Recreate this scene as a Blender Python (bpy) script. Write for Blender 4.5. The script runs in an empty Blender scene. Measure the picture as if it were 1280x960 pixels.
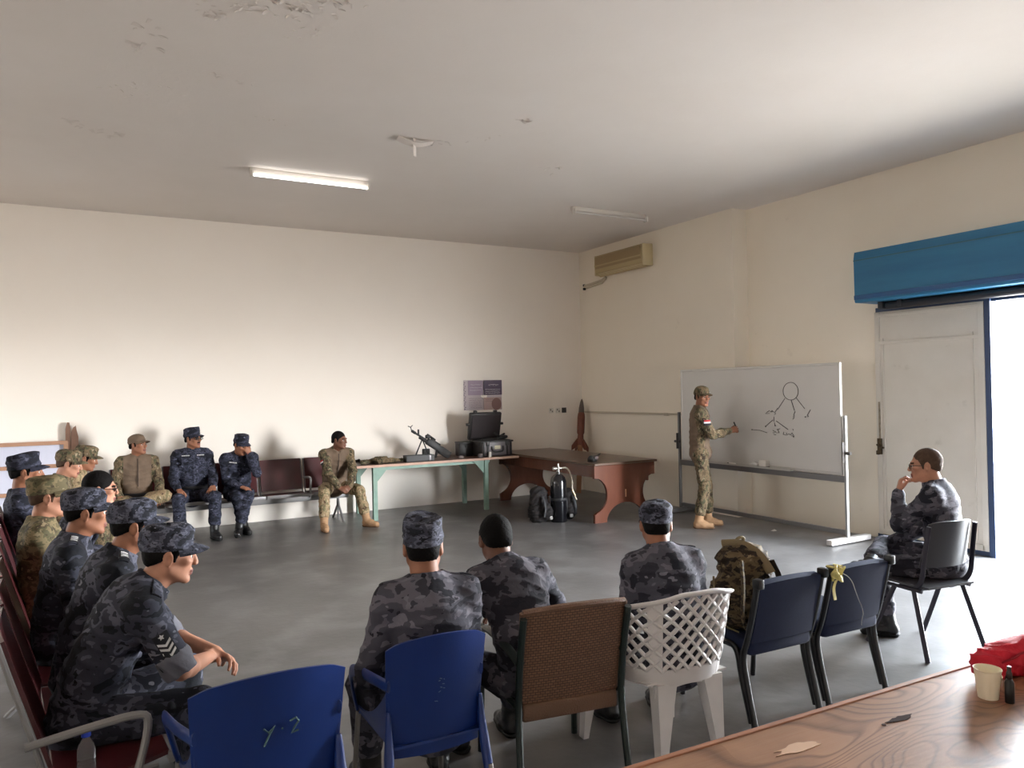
import bpy, bmesh, math, random
import numpy as np
from mathutils import Vector, Matrix
from mathutils.bvhtree import BVHTree

SC = bpy.context.scene
COL = SC.collection
R = math.radians
random.seed(5)

# ---------------------------------------------------------------- objects
def link(o, parent=None):
    COL.objects.link(o)
    if parent is not None:
        o.parent = parent
    return o

def tag(o, label=None, cat=None, group=None, kind=None):
    if label: o['label'] = label
    if cat: o['category'] = cat
    if group: o['group'] = group
    if kind: o['kind'] = kind
    return o

def thing(name, label, cat, loc=(0, 0, 0), rz=0.0, group=None):
    o = bpy.data.objects.new(name, None)
    o.empty_display_size = 0.1
    link(o)
    o.location = loc
    o.rotation_euler = (0, 0, R(rz))
    return tag(o, label, cat, group)

def copy_tree(o, parent=None):
    c = o.copy()
    COL.objects.link(c)
    if parent is not None:
        c.parent = parent
    for ch in list(o.children):
        copy_tree(ch, c)
    return c

def T(x=0, y=0, z=0, rx=0, ry=0, rz=0):
    return (Matrix.Translation((x, y, z)) @ Matrix.Rotation(R(rz), 4, 'Z')
            @ Matrix.Rotation(R(ry), 4, 'Y') @ Matrix.Rotation(R(rx), 4, 'X'))

class MB:
    """collects shapes into one mesh"""
    def __init__(self):
        self.v, self.f, self.m = [], [], []

    def add(self, vs, fs, mi=0, M=None):
        b = len(self.v)
        for p in vs:
            q = Vector(p)
            if M is not None:
                q = M @ q
            self.v.append((q.x, q.y, q.z))
        for f in fs:
            self.f.append([b + i for i in f])
            self.m.append(mi)
        return self

    def box(self, c, s, M=None, bev=0.0, mi=0, seg=2):
        bm = bmesh.new()
        bmesh.ops.create_cube(bm, size=1.0)
        for v in bm.verts:
            v.co = Vector((v.co.x * s[0], v.co.y * s[1], v.co.z * s[2]))
        if bev > 0:
            bev = min(bev, min(s) * 0.49)
            bmesh.ops.bevel(bm, geom=list(bm.edges), offset=bev, segments=seg,
                            profile=0.5, affect='EDGES')
        bm.verts.index_update()
        L = Matrix.Translation(c)
        if M is not None:
            L = M @ L
        vs = [v.co.copy() for v in bm.verts]
        fs = [[v.index for v in f.verts] for f in bm.faces]
        bm.free()
        return self.add(vs, fs, mi, L)

    def tube(self, pts, r, n=8, closed=False, mi=0, M=None, flat=None):
        P = [Vector(p) for p in pts]
        k = len(P)
        rs = r if isinstance(r, (list, tuple)) else [r] * k
        tang = []
        for i in range(k):
            a = P[(i - 1) % k] if (closed or i > 0) else P[i]
            b = P[(i + 1) % k] if (closed or i < k - 1) else P[i]
            t = (b - a)
            tang.append(t.normalized() if t.length > 1e-9 else Vector((0, 0, 1)))
        up = Vector((0, 0, 1))
        if abs(tang[0].dot(up)) > 0.9:
            up = Vector((1, 0, 0))
        nrm = (up - tang[0] * up.dot(tang[0])).normalized()
        vs = []
        for i in range(k):
            t = tang[i]
            nn = nrm - t * nrm.dot(t)
            nrm = nn.normalized() if nn.length > 1e-6 else nrm
            bn = t.cross(nrm)
            for j in range(n):
                a = 2 * math.pi * j / n
                fa, fb = (1, 1) if flat is None else flat
                vs.append(P[i] + (nrm * math.cos(a) * fa + bn * math.sin(a) * fb) * rs[i])
        fs = []
        for i in range(k if closed else k - 1):
            i2 = (i + 1) % k
            for j in range(n):
                j2 = (j + 1) % n
                fs.append([i * n + j, i * n + j2, i2 * n + j2, i2 * n + j])
        if not closed:
            fs.append([j for j in range(n)][::-1])
            fs.append([(k - 1) * n + j for j in range(n)])
        return self.add(vs, fs, mi, M)

    def lathe(self, prof, n=20, M=None, mi=0, mis=None, sx=1, sy=1):
        vs, fs, ms = [], [], []
        for (r, z) in prof:
            for j in range(n):
                a = 2 * math.pi * j / n
                vs.append((r * math.cos(a) * sx, r * math.sin(a) * sy, z))
        b = len(self.v)
        for i in range(len(prof) - 1):
            for j in range(n):
                j2 = (j + 1) % n
                self.f.append([b + i * n + j, b + i * n + j2, b + (i + 1) * n + j2, b + (i + 1) * n + j])
                self.m.append(mis[i] if mis else mi)
        self.add(vs, [], mi, M)
        self.f.append([b + j for j in range(n)][::-1]); self.m.append(mis[0] if mis else mi)
        e = (len(prof) - 1) * n
        self.f.append([b + e + j for j in range(n)]); self.m.append(mis[-1] if mis else mi)
        return self

    def prism(self, poly, d, M=None, mi=0):
        """polygon in local xy extruded to z=d"""
        n = len(poly)
        vs = [(p[0], p[1], 0) for p in poly] + [(p[0], p[1], d) for p in poly]
        fs = [list(range(n))[::-1], list(range(n, 2 * n))]
        for i in range(n):
            j = (i + 1) % n
            fs.append([i, j, n + j, n + i])
        return self.add(vs, fs, mi, M)

    def sheet(self, fn, nu, nv, th, mi=0, M=None):
        """thick curved sheet: fn(u,v)->(x,y,z), th along the normal (both sides)"""
        P = np.array([[fn(i / (nu - 1), j / (nv - 1)) for j in range(nv)] for i in range(nu)], float)
        du = np.gradient(P, axis=0); dv = np.gradient(P, axis=1)
        N = np.cross(du, dv); N /= (np.linalg.norm(N, axis=2, keepdims=True) + 1e-12)
        A = (P + N * th / 2).reshape(-1, 3); B = (P - N * th / 2).reshape(-1, 3)
        k = nu * nv
        vs = [tuple(p) for p in A] + [tuple(p) for p in B]
        fs = []
        for i in range(nu - 1):
            for j in range(nv - 1):
                a, b, c, d = i * nv + j, (i + 1) * nv + j, (i + 1) * nv + j + 1, i * nv + j + 1
                fs.append([a, b, c, d]); fs.append([k + d, k + c, k + b, k + a])
        ring = [i * nv for i in range(nu)] + [(nu - 1) * nv + j for j in range(1, nv)] \
            + [i * nv + nv - 1 for i in range(nu - 2, -1, -1)] + [j for j in range(nv - 2, 0, -1)]
        for q in range(len(ring)):
            a, b = ring[q], ring[(q + 1) % len(ring)]
            fs.append([b, a, k + a, k + b])
        return self.add(vs, fs, mi, M)

    def build(self, name, mat, parent=None, smooth=35, label=None):
        me = bpy.data.meshes.new(name)
        me.from_pydata(self.v, [], self.f)
        mats = mat if isinstance(mat, (list, tuple)) else [mat]
        for m in mats:
            me.materials.append(m)
        if len(mats) > 1:
            me.polygons.foreach_set('material_index', self.m)
        bm = bmesh.new(); bm.from_mesh(me)
        bmesh.ops.recalc_face_normals(bm, faces=bm.faces)
        bm.to_mesh(me); bm.free()
        if smooth:
            me.polygons.foreach_set('use_smooth', [True] * len(me.polygons))
            me.set_sharp_from_angle(angle=R(smooth))
        me.update()
        o = bpy.data.objects.new(name, me)
        link(o, parent)
        if label: o['label'] = label
        return o

def arc(c, r, a0, a1, n, plane='xz'):
    out = []
    for i in range(n + 1):
        a = R(a0 + (a1 - a0) * i / n)
        u, w = r * math.cos(a), r * math.sin(a)
        out.append({'xz': (c[0] + u, c[1], c[2] + w), 'yz': (c[0], c[1] + u, c[2] + w),
                    'xy': (c[0] + u, c[1] + w, c[2])}[plane])
    return out

def smooth_path(pts, it=2):
    """Chaikin corner cutting, keeps the ends"""
    P = [Vector(p) for p in pts]
    for _ in range(it):
        Q = [P[0]]
        for a, b in zip(P[:-1], P[1:]):
            Q += [a * .75 + b * .25, a * .25 + b * .75]
        Q.append(P[-1])
        P = Q
    return P

# ---------------------------------------------------------------- materials
def _mat(name):
    m = bpy.data.materials.new(name)
    m.use_nodes = True
    nt = m.node_tree
    b = nt.nodes['Principled BSDF']
    return m, nt, b

def _lin(c):
    return tuple(((x / 255 / 12.92) if x / 255 <= .04045 else ((x / 255 + .055) / 1.055) ** 2.4) for x in c)

def mk(name, rgb, rough=.6, metal=0, spec=.5, var=None, bump=None, coat=0, trans=0, emit=None, sheen=0, srgb=True, ior=None):
    m, nt, b = _mat(name)
    c = _lin(rgb) if srgb else rgb
    b.inputs['Base Color'].default_value = (*c, 1)
    b.inputs['Roughness'].default_value = rough
    b.inputs['Metallic'].default_value = metal
    b.inputs['Specular IOR Level'].default_value = spec
    b.inputs['Coat Weight'].default_value = coat
    b.inputs['Transmission Weight'].default_value = trans
    b.inputs['Sheen Weight'].default_value = sheen
    if ior: b.inputs['IOR'].default_value = ior
    tc = nt.nodes.new('ShaderNodeTexCoord')
    if var:
        n = nt.nodes.new('ShaderNodeTexNoise'); n.inputs['Scale'].default_value = var[0]; n.inputs['Detail'].default_value = 5
        nt.links.new(tc.outputs['Object'], n.inputs['Vector'])
        r = nt.nodes.new('ShaderNodeValToRGB')
        r.color_ramp.elements[0].position = .3; r.color_ramp.elements[1].position = .7
        r.color_ramp.elements[0].color = (*[x * (1 - var[1]) for x in c], 1)
        r.color_ramp.elements[1].color = (*[min(1, x * (1 + var[1])) for x in c], 1)
        nt.links.new(n.outputs['Fac'], r.inputs['Fac'])
        nt.links.new(r.outputs['Color'], b.inputs['Base Color'])
    if bump:
        n = nt.nodes.new('ShaderNodeTexNoise'); n.inputs['Scale'].default_value = bump[0]; n.inputs['Detail'].default_value = 6
        nt.links.new(tc.outputs['Object'], n.inputs['Vector'])
        bp = nt.nodes.new('ShaderNodeBump'); bp.inputs['Strength'].default_value = bump[1]; bp.inputs['Distance'].default_value = bump[2] if len(bump) > 2 else .01
        nt.links.new(n.outputs['Fac'], bp.inputs['Height']); nt.links.new(bp.outputs['Normal'], b.inputs['Normal'])
    if emit:
        b.inputs['Emission Color'].default_value = (*emit[0], 1)
        b.inputs['Emission Strength'].default_value = emit[1]
    return m

def camo(name, cols, stops, scale=9, accent=None, seed=0.0, stretch=(1, 1, 1.6), rough=.85):
    m, nt, b = _mat(name)
    tc = nt.nodes.new('ShaderNodeTexCoord')
    mp = nt.nodes.new('ShaderNodeMapping')
    mp.inputs['Location'].default_value = (seed * 3.1, seed * 1.7, seed * 2.3)
    mp.inputs['Scale'].default_value = stretch
    nt.links.new(tc.outputs['Object'], mp.inputs['Vector'])
    n = nt.nodes.new('ShaderNodeTexNoise')
    n.inputs['Scale'].default_value = scale; n.inputs['Detail'].default_value = 3; n.inputs['Roughness'].default_value = .62
    n.inputs['Distortion'].default_value = .18
    nt.links.new(mp.outputs['Vector'], n.inputs['Vector'])
    r = nt.nodes.new('ShaderNodeValToRGB'); r.color_ramp.interpolation = 'CONSTANT'
    cr = r.color_ramp
    while len(cr.elements) < len(cols): cr.elements.new(.5)
    for i, (c, s) in enumerate(zip(cols, stops)):
        cr.elements[i].position = s
    for i, c in enumerate(cols):
        cr.elements[i].color = (*_lin(c), 1)
    nt.links.new(n.outputs['Fac'], r.inputs['Fac'])
    out = r.outputs['Color']
    if accent:
        n2 = nt.nodes.new('ShaderNodeTexNoise'); n2.inputs['Scale'].default_value = scale * 1.7; n2.inputs['Detail'].default_value = 3
        n2.inputs['Distortion'].default_value = .25
        mp2 = nt.nodes.new('ShaderNodeMapping'); mp2.inputs['Location'].default_value = (7.3 + seed, 2.1, 5.5)
        mp2.inputs['Scale'].default_value = stretch
        nt.links.new(tc.outputs['Object'], mp2.inputs['Vector']); nt.links.new(mp2.outputs['Vector'], n2.inputs['Vector'])
        for (col, th) in accent:
            gt = nt.nodes.new('ShaderNodeMath'); gt.operation = 'GREATER_THAN' if th > 0 else 'LESS_THAN'
            gt.inputs[1].default_value = abs(th)
            nt.links.new(n2.outputs['Fac'], gt.inputs[0])
            mx = nt.nodes.new('ShaderNodeMix'); mx.data_type = 'RGBA'
            nt.links.new(gt.outputs[0], mx.inputs['Factor']); nt.links.new(out, mx.inputs['A'])
            mx.inputs['B'].default_value = (*_lin(col), 1)
            out = mx.outputs['Result']
    nt.links.new(out, b.inputs['Base Color'])
    b.inputs['Roughness'].default_value = rough
    b.inputs['Specular IOR Level'].default_value = .25
    w = nt.nodes.new('ShaderNodeTexNoise'); w.inputs['Scale'].default_value = 45; w.inputs['Detail'].default_value = 3
    nt.links.new(tc.outputs['Object'], w.inputs['Vector'])
    bp = nt.nodes.new('ShaderNodeBump'); bp.inputs['Strength'].default_value = .25; bp.inputs['Distance'].default_value = .01
    nt.links.new(w.outputs['Fac'], bp.inputs['Height']); nt.links.new(bp.outputs['Normal'], b.inputs['Normal'])
    return m

# ---------------------------------------------------------------- implicit surfaces
def V(*a):
    return np.array(a, float)

def nrm(a):
    return a / (np.linalg.norm(a) + 1e-12)

class Field:
    def __init__(self):
        self.p = []

    def cap(self, a, b, ra, rb=None, k=.02, ax=None, s=1.0, sub=False):
        a, b = np.array(a, float), np.array(b, float)
        rb = ra if rb is None else rb
        m = max(ra, rb) + .02
        lo, hi = np.minimum(a, b) - m, np.maximum(a, b) + m
        self.p.append(('c', lo, hi, k, sub, (a, b, ra, rb, None if ax is None else nrm(np.array(ax, float)), s)))
        return self

    def ell(self, c, r, M=None, k=.02, sub=False):
        c, r = np.array(c, float), np.array(r, float)
        A = np.eye(3) if M is None else np.array(M, float)
        m = max(r) + .02
        self.p.append(('e', c - m, c + m, k, sub, (c, r, A)))
        return self

    def rbox(self, c, h, M=None, rd=.008, k=.01, sub=False):
        c, h = np.array(c, float), np.array(h, float)
        A = np.eye(3) if M is None else np.array(M, float)
        m = np.linalg.norm(h) + .02
        self.p.append(('b', c - m, c + m, k, sub, (c, h, A, rd)))
        return self

    def clip(self, pt, n):
        """keep the side the normal points away from"""
        self.p.append(('h', None, None, 0, True, (np.array(pt, float), nrm(np.array(n, float)))))
        return self

    def mesh(self, v):
        los = np.array([q[1] for q in self.p if q[1] is not None and not q[4]]); his = np.array([q[2] for q in self.p if q[1] is not None and not q[4]])
        lo = los.min(0) - 2 * v; hi = his.max(0) + 2 * v
        n = np.ceil((hi - lo) / v).astype(int) + 1
        F = np.full(tuple(n), .3, np.float32)
        X = [(lo[i] + v * np.arange(n[i])).astype(np.float32) for i in range(3)]
        for t, l, h, k, sub, d in self.p:
            if t == 'h':
                pt, nn = d
                D = (X[0][:, None, None] - pt[0]) * nn[0] + (X[1][None, :, None] - pt[1]) * nn[1] + (X[2][None, None, :] - pt[2]) * nn[2]
                np.maximum(F, D.astype(np.float32), out=F)
                continue
            mg = k + 2 * v
            i0 = np.clip(np.floor((l - mg - lo) / v).astype(int), 0, n - 1); i1 = np.clip(np.ceil((h + mg - lo) / v).astype(int) + 1, 1, n)
            if np.any(i1 <= i0):
                continue
            sl = tuple(slice(i0[j], i1[j]) for j in range(3))
            x = X[0][sl[0]][:, None, None]; y = X[1][sl[1]][None, :, None]; z = X[2][sl[2]][None, None, :]
            if t == 'c':
                a, b, ra, rb, ax, s = d
                ba = b - a; L2 = float(ba @ ba) + 1e-12
                px, py, pz = x - a[0], y - a[1], z - a[2]
                tt = np.clip((px * ba[0] + py * ba[1] + pz * ba[2]) / L2, 0, 1)
                dx, dy, dz = px - tt * ba[0], py - tt * ba[1], pz - tt * ba[2]
                q = dx * dx + dy * dy + dz * dz
                if ax is not None:
                    cmp_ = dx * ax[0] + dy * ax[1] + dz * ax[2]
                    q = q + (s * s - 1) * cmp_ * cmp_
                D = np.sqrt(q) - (ra + (rb - ra) * tt)
            elif t == 'e':
                c, r, A = d
                px, py, pz = x - c[0], y - c[1], z - c[2]
                qx = (px * A[0, 0] + py * A[1, 0] + pz * A[2, 0]) / r[0]
                qy = (px * A[0, 1] + py * A[1, 1] + pz * A[2, 1]) / r[1]
                qz = (px * A[0, 2] + py * A[1, 2] + pz * A[2, 2]) / r[2]
                k0 = np.sqrt(qx * qx + qy * qy + qz * qz)
                k1 = np.sqrt((qx / r[0]) ** 2 + (qy / r[1]) ** 2 + (qz / r[2]) ** 2) + 1e-9
                D = k0 * (k0 - 1) / k1
            else:
                c, hh, A, rd = d
                px, py, pz = x - c[0], y - c[1], z - c[2]
                q = [np.abs(px * A[0, j] + py * A[1, j] + pz * A[2, j]) - (hh[j] - rd) for j in range(3)]
                D = np.sqrt(np.maximum(q[0], 0) ** 2 + np.maximum(q[1], 0) ** 2 + np.maximum(q[2], 0) ** 2) \
                    + np.minimum(np.maximum(q[0], np.maximum(q[1], q[2])), 0) - rd
            D = D.astype(np.float32)
            G = F[sl]
            if sub:
                D = -D
                hh_ = np.maximum(k - np.abs(G - D), 0) / max(k, 1e-6)
                F[sl] = np.maximum(G, D) + hh_ * hh_ * k * .25
            else:
                hh_ = np.maximum(k - np.abs(G - D), 0) / max(k, 1e-6)
                F[sl] = np.minimum(G, D) - hh_ * hh_ * k * .25
        return nets(F, lo, v)

def nets(F, lo, v):
    S = F < 0
    nx, ny, nz = F.shape
    cnt = np.zeros((nx - 1, ny - 1, nz - 1), np.int8)
    for i in (0, 1):
        for j in (0, 1):
            for k in (0, 1):
                cnt += S[i:nx - 1 + i, j:ny - 1 + j, k:nz - 1 + k]
    act = (cnt > 0) & (cnt < 8)
    I = np.argwhere(act)
    idx = np.full(act.shape, -1, np.int32)
    idx[act] = np.arange(len(I))
    cor = [(i, j, k) for i in (0, 1) for j in (0, 1) for k in (0, 1)]
    val = np.stack([F[I[:, 0] + c[0], I[:, 1] + c[1], I[:, 2] + c[2]] for c in cor], 1)
    acc = np.zeros((len(I), 3)); num = np.zeros(len(I))
    for a in range(8):
        for b in range(a + 1, 8):
            ca, cb = np.array(cor[a]), np.array(cor[b])
            if np.abs(ca - cb).sum() != 1:
                continue
            fa, fb = val[:, a], val[:, b]
            m = (fa < 0) != (fb < 0)
            t = np.where(m, fa / np.where(m, fa - fb, 1), 0)
            pt = ca[None, :] + (cb - ca)[None, :] * t[:, None]
            acc += pt * m[:, None]; num += m
    P = (I + acc / num[:, None]) * v + lo
    quads = []
    for ax in range(3):
        sa = [slice(None)] * 3; sb = [slice(None)] * 3
        sa[ax] = slice(0, -1); sb[ax] = slice(1, None)
        A, B = S[tuple(sa)], S[tuple(sb)]
        E = np.argwhere(A != B)
        o1, o2 = (ax + 1) % 3, (ax + 2) % 3
        ok = (E[:, o1] > 0) & (E[:, o2] > 0) & (E[:, o1] < F.shape[o1] - 1) & (E[:, o2] < F.shape[o2] - 1)
        E = E[ok]
        if not len(E):
            continue
        ins = A[E[:, 0], E[:, 1], E[:, 2]]
        q = []
        for (d1, d2) in ((-1, -1), (0, -1), (0, 0), (-1, 0)):
            c = E.copy(); c[:, o1] += d1; c[:, o2] += d2
            q.append(idx[c[:, 0], c[:, 1], c[:, 2]])
        q = np.stack(q, 1)
        q[~ins] = q[~ins][:, ::-1]
        quads.append(q)
    Q = np.concatenate(quads)
    return P, Q

def smooth_np(P, Q, it=1, w=.5):
    for _ in range(it):
        acc = np.zeros_like(P); n = np.zeros(len(P))
        for a, b in ((0, 1), (1, 2), (2, 3), (3, 0)):
            for s, t in ((a, b), (b, a)):
                np.add.at(acc, Q[:, s], P[Q[:, t]]); np.add.at(n, Q[:, s], 1)
        P = P * (1 - w) + w * acc / np.maximum(n, 1)[:, None]
    return P

def vnormals(P, Q):
    d1 = P[Q[:, 2]] - P[Q[:, 0]]; d2 = P[Q[:, 3]] - P[Q[:, 1]]
    fn = np.cross(d1, d2)
    N = np.zeros_like(P)
    for j in range(4):
        np.add.at(N, Q[:, j], fn)
    return N / (np.linalg.norm(N, axis=1, keepdims=True) + 1e-12)

def quads_obj(name, P, Q, mats, parent=None, mi=None, label=None):
    me = bpy.data.meshes.new(name)
    me.vertices.add(len(P)); me.vertices.foreach_set('co', P.astype(np.float32).ravel())
    me.loops.add(4 * len(Q)); me.loops.foreach_set('vertex_index', Q.astype(np.int32).ravel())
    me.polygons.add(len(Q)); me.polygons.foreach_set('loop_start', np.arange(0, 4 * len(Q), 4, dtype=np.int32))
    me.polygons.foreach_set('loop_total', np.full(len(Q), 4, np.int32))
    for m in (mats if isinstance(mats, (list, tuple)) else [mats]):
        me.materials.append(m)
    if mi is not None:
        me.polygons.foreach_set('material_index', mi.astype(np.int32))
    me.polygons.foreach_set('use_smooth', np.ones(len(Q), bool))
    me.update(calc_edges=True)
    me.validate()
    o = bpy.data.objects.new(name, me)
    link(o, parent)
    if label: o['label'] = label
    return o

def folds(P, sd=0.0, f=1.0):
    """cloth wrinkles as a smooth height field, roughly -1..1"""
    x, y, z = (P * f).T
    w1 = np.sin(9 * x + 5 * z + sd) + np.sin(8 * y - 6 * z + 2.1 * sd)
    w2 = np.sin(23 * x - 17 * z + 1.7 * w1 + sd * 1.3) * np.sin(19 * y + 31 * z + 1.3 * w1 + sd)
    w3 = np.sin(41 * z + 12 * x * np.cos(sd) + 14 * y + 2.2 * w1)
    rid = 1 - np.abs(w3)
    return .45 * w2 + .75 * (rid ** 2 - .35)
SKY, SHADE, TUBE, EXPO = 79.0, .065, 3.5, 0.48
# ---------------------------------------------------------------- people
SKIN_L = mk('skin_light', (178, 128, 104), .55, var=(18, .10), spec=.35)
SKIN_M = mk('skin_tan', (146, 98, 74), .55, var=(18, .10), spec=.35)
SKIN_D = mk('skin_brown', (112, 74, 56), .5, var=(18, .10), spec=.4)
LIP = mk('lips', (128, 78, 70), .5)
HAIR = mk('black_hair', (13, 11, 11), .8, spec=.15, bump=(220, .6, .004))
HAIR_G = mk('cropped_brown_hair', (78, 60, 49), .8, spec=.2, bump=(220, .6, .004), var=(40, .2))
STUB = mk('stubble', (92, 66, 54), .65)
EYEW = mk('eye_white', (210, 205, 198), .3)
IRIS = mk('iris', (30, 20, 14), .2)
NAVY = camo('navy_camouflage', [(24, 26, 33), (50, 52, 63), (80, 81, 93), (35, 37, 46), (120, 120, 130)],
            [0, .43, .53, .59, .70], 6, accent=[((20, 21, 27), .63), ((100, 101, 114), -.33)])
NAVYB = camo('blue_camouflage', [(24, 26, 35), (42, 44, 57), (64, 66, 82), (32, 34, 45), (104, 106, 122)],
             [0, .43, .53, .59, .70], 9, accent=[((19, 20, 28), .62), ((86, 88, 106), -.34)], seed=2)
GREYC = camo('grey_camouflage', [(42, 42, 50), (72, 71, 80), (96, 94, 103), (58, 58, 66), (124, 122, 130)],
             [0, .42, .52, .59, .69], 5.5, accent=[((36, 36, 44), .60), ((110, 108, 117), -.36)], seed=4)
TAN = camo('tan_camouflage', [(92, 78, 60), (112, 96, 74), (78, 76, 56), (62, 49, 38), (136, 120, 96)],
           [0, .42, .52, .60, .68], 11, accent=[((54, 43, 34), .62), ((146, 132, 110), -.35)], seed=1, stretch=(1.6, 1.6, 1))
TANP = camo('pale_tan_camouflage', [(140, 118, 92), (156, 136, 106), (116, 108, 80), (96, 74, 56), (178, 160, 130)],
            [0, .42, .52, .61, .69], 11, accent=[((84, 64, 50), .64), ((186, 170, 144), -.34)], seed=3, stretch=(1.6, 1.6, 1))
OLIVE = camo('olive_camouflage', [(62, 50, 38), (96, 82, 60), (50, 42, 34), (76, 64, 46), (116, 102, 76)],
             [0, .42, .52, .60, .68], 9, accent=[((38, 31, 26), .60), ((124, 110, 84), -.34)], seed=5)
NAVYC = camo('navy_cap_camouflage', [(28, 30, 38), (56, 58, 70), (86, 88, 102), (40, 42, 52), (124, 124, 136)],
             [0, .42, .52, .59, .69], 13, accent=[((22, 23, 30), .60), ((104, 106, 120), -.36)], seed=6)
FADED = camo('faded_tan_camouflage', [(92, 84, 62), (116, 104, 78), (84, 80, 58), (74, 64, 48), (134, 120, 94)],
             [0, .42, .52, .60, .68], 9, accent=[((66, 58, 44), .63), ((136, 124, 98), -.34)], seed=7)
COYOTE = mk('coyote_brown_cloth', (104, 86, 70), .85, var=(14, .12), bump=(60, .2))
BOOT_B = mk('black_boot_leather', (20, 19, 20), .45, bump=(70, .25))
BOOT_T = mk('tan_suede_boot', (168, 132, 98), .85, var=(16, .15), bump=(90, .3))
SOLE_B = mk('black_rubber_sole', (14, 14, 14), .7)
SOLE_T = mk('tan_rubber_sole', (120, 88, 62), .75)
BELT = mk('black_webbing', (18, 18, 22), .6)
DARKPATCH = mk('dark_patch_cloth', (17, 18, 26), .8)
WHITE_THREAD = mk('white_thread', (205, 205, 205), .8)
RED_THREAD = mk('red_thread', (178, 42, 44), .8)
BLACK_PL = mk('black_plastic', (18, 18, 19), .4)
GLASSES_M = mk('dark_glasses_frame', (22, 18, 18), .35)
LENS = mk('spectacle_lens', (235, 240, 240), .05, trans=.95, ior=1.1)
EYELET = mk('lace_cord', (30, 28, 28), .7)

def rotz(a):
    c, s = math.cos(a), math.sin(a); return np.array([[c, -s, 0], [s, c, 0], [0, 0, 1.]])
def rotx(a):
    c, s = math.cos(a), math.sin(a); return np.array([[1, 0, 0], [0, c, -s], [0, s, c.real]]) * 1.0
def roty(a):
    c, s = math.cos(a), math.sin(a); return np.array([[c, 0, s], [0, 1, 0], [-s, 0, c]])

def ik(a, b, l1, l2, pole):
    d = b - a; L = np.linalg.norm(d); u = d / L
    Lc = min(L, (l1 + l2) * .998)
    x = (l1 * l1 - l2 * l2 + Lc * Lc) / (2 * Lc)
    h = math.sqrt(max(l1 * l1 - x * x, 1e-6))
    pl = pole - u * (pole @ u); pl = nrm(pl)
    return a + u * x + pl * h, a + u * Lc

def hand(F, w, d, pn, side, curl=(25, 35, 25), spread=1.0, thumb=35, sc=1.0):
    """w wrist, d wrist->knuckles, pn palm normal (fingers curl towards it); side +1 right hand"""
    d = nrm(d); pn = nrm(pn - d * (pn @ d)); lat = np.cross(pn, d) * side   # lat: towards the little finger
    offs = [-.030, -.010, .010, .029]
    ln = [.070, .078, .073, .058]
    kl = [.088, .092, .088, .080]
    for i in range(4):
        k0 = w + d * .012 + lat * offs[i] * .55 * sc
        k1 = w + d * kl[i] * sc + lat * offs[i] * sc
        F.cap(k0, k1, .0135 * sc, .0115 * sc, k=.014)
    for i in range(4):
        p = w + d * kl[i] * sc + lat * offs[i] * sc
        a = 0
        sp = (i - 1.5) * .10 * spread
        dd = nrm(d + lat * sp)
        for j, fr in enumerate((.45, .31, .24)):
            a += R(curl[j])
            dirn = dd * math.cos(a) + pn * math.sin(a)
            q = p + dirn * ln[i] * fr * sc * 1.06
            F.cap(p, q, (.0092 - .0008 * j) * sc, (.0086 - .0008 * j) * sc, k=.004)
            p = q
    b = w + d * .022 * sc - lat * .018 * sc + pn * .006
    t1 = nrm(d * math.cos(R(thumb)) - lat * math.sin(R(thumb)) + pn * .35)
    q = b + t1 * .045 * sc
    F.cap(b, q, .0145 * sc, .0115 * sc, k=.012)
    t2 = nrm(t1 + d * .45 + pn * .25)
    r2 = q + t2 * .032 * sc
    F.cap(q, r2, .0108 * sc, .0100 * sc, k=.005)
    F.cap(r2, r2 + nrm(t2 + pn * .3) * .024 * sc, .0098 * sc, .0075 * sc, k=.004)

def decal(bvh, c, dr, up, shapes, name, mats, parent, off=.004, grid=.012):
    """cloth patch laid on a surface: shapes = [(poly in patch xy metres, material index)], c start point, dr cast direction"""
    dr = Vector(dr).normalized(); up = Vector(up); up = (up - dr * up.dot(dr)).normalized(); rt = dr.cross(up)
    mb = MB()
    def hitpt(x, y, h_):
        o = Vector(c) + rt * x + up * y - dr * .25
        hit = bvh.ray_cast(o, dr, .5)
        h = hit[0] if hit[0] is not None else Vector(c) + rt * x + up * y
        return h - dr * h_
    for li, (poly, mi) in enumerate(shapes):
        top = off + .0016 * min(li, 2)
        if isinstance(poly, dict):
            x0, y0, x1, y1 = poly['q']
            nx = max(2, int(abs(x1 - x0) / .009)); ny = max(2, int(abs(y1 - y0) / .009))
            vs, fs = [], []
            for lay in (top, -.004):
                for i in range(nx + 1):
                    for j in range(ny + 1):
                        vs.append(hitpt(x0 + (x1 - x0) * i / nx, y0 + (y1 - y0) * j / ny, lay))
            k = (nx + 1) * (ny + 1); w_ = ny + 1
            for i in range(nx):
                for j in range(ny):
                    fs.append([i * w_ + j, (i + 1) * w_ + j, (i + 1) * w_ + j + 1, i * w_ + j + 1])
            ring = [i * w_ for i in range(nx + 1)] + [nx * w_ + j for j in range(1, ny + 1)] + [i * w_ + ny for i in range(nx - 1, -1, -1)] + [j for j in range(ny - 1, 0, -1)]
            fs += [[ring[q], ring[(q + 1) % len(ring)], k + ring[(q + 1) % len(ring)], k + ring[q]] for q in range(len(ring))]
            mb.add(vs, fs, mi)
        else:
            n = len(poly)
            vs = [hitpt(x, y, -.004) for x, y in poly] + [hitpt(x, y, top) for x, y in poly]
            mb.add(vs, [list(range(n, 2 * n))] + [[i, (i + 1) % n, n + (i + 1) % n, n + i] for i in range(n)], mi)
    return mb.build(name, mats, parent, smooth=0)

def quad(x0, y0, x1, y1, n=4):
    return {'q': (x0, y0, x1, y1)}

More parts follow.
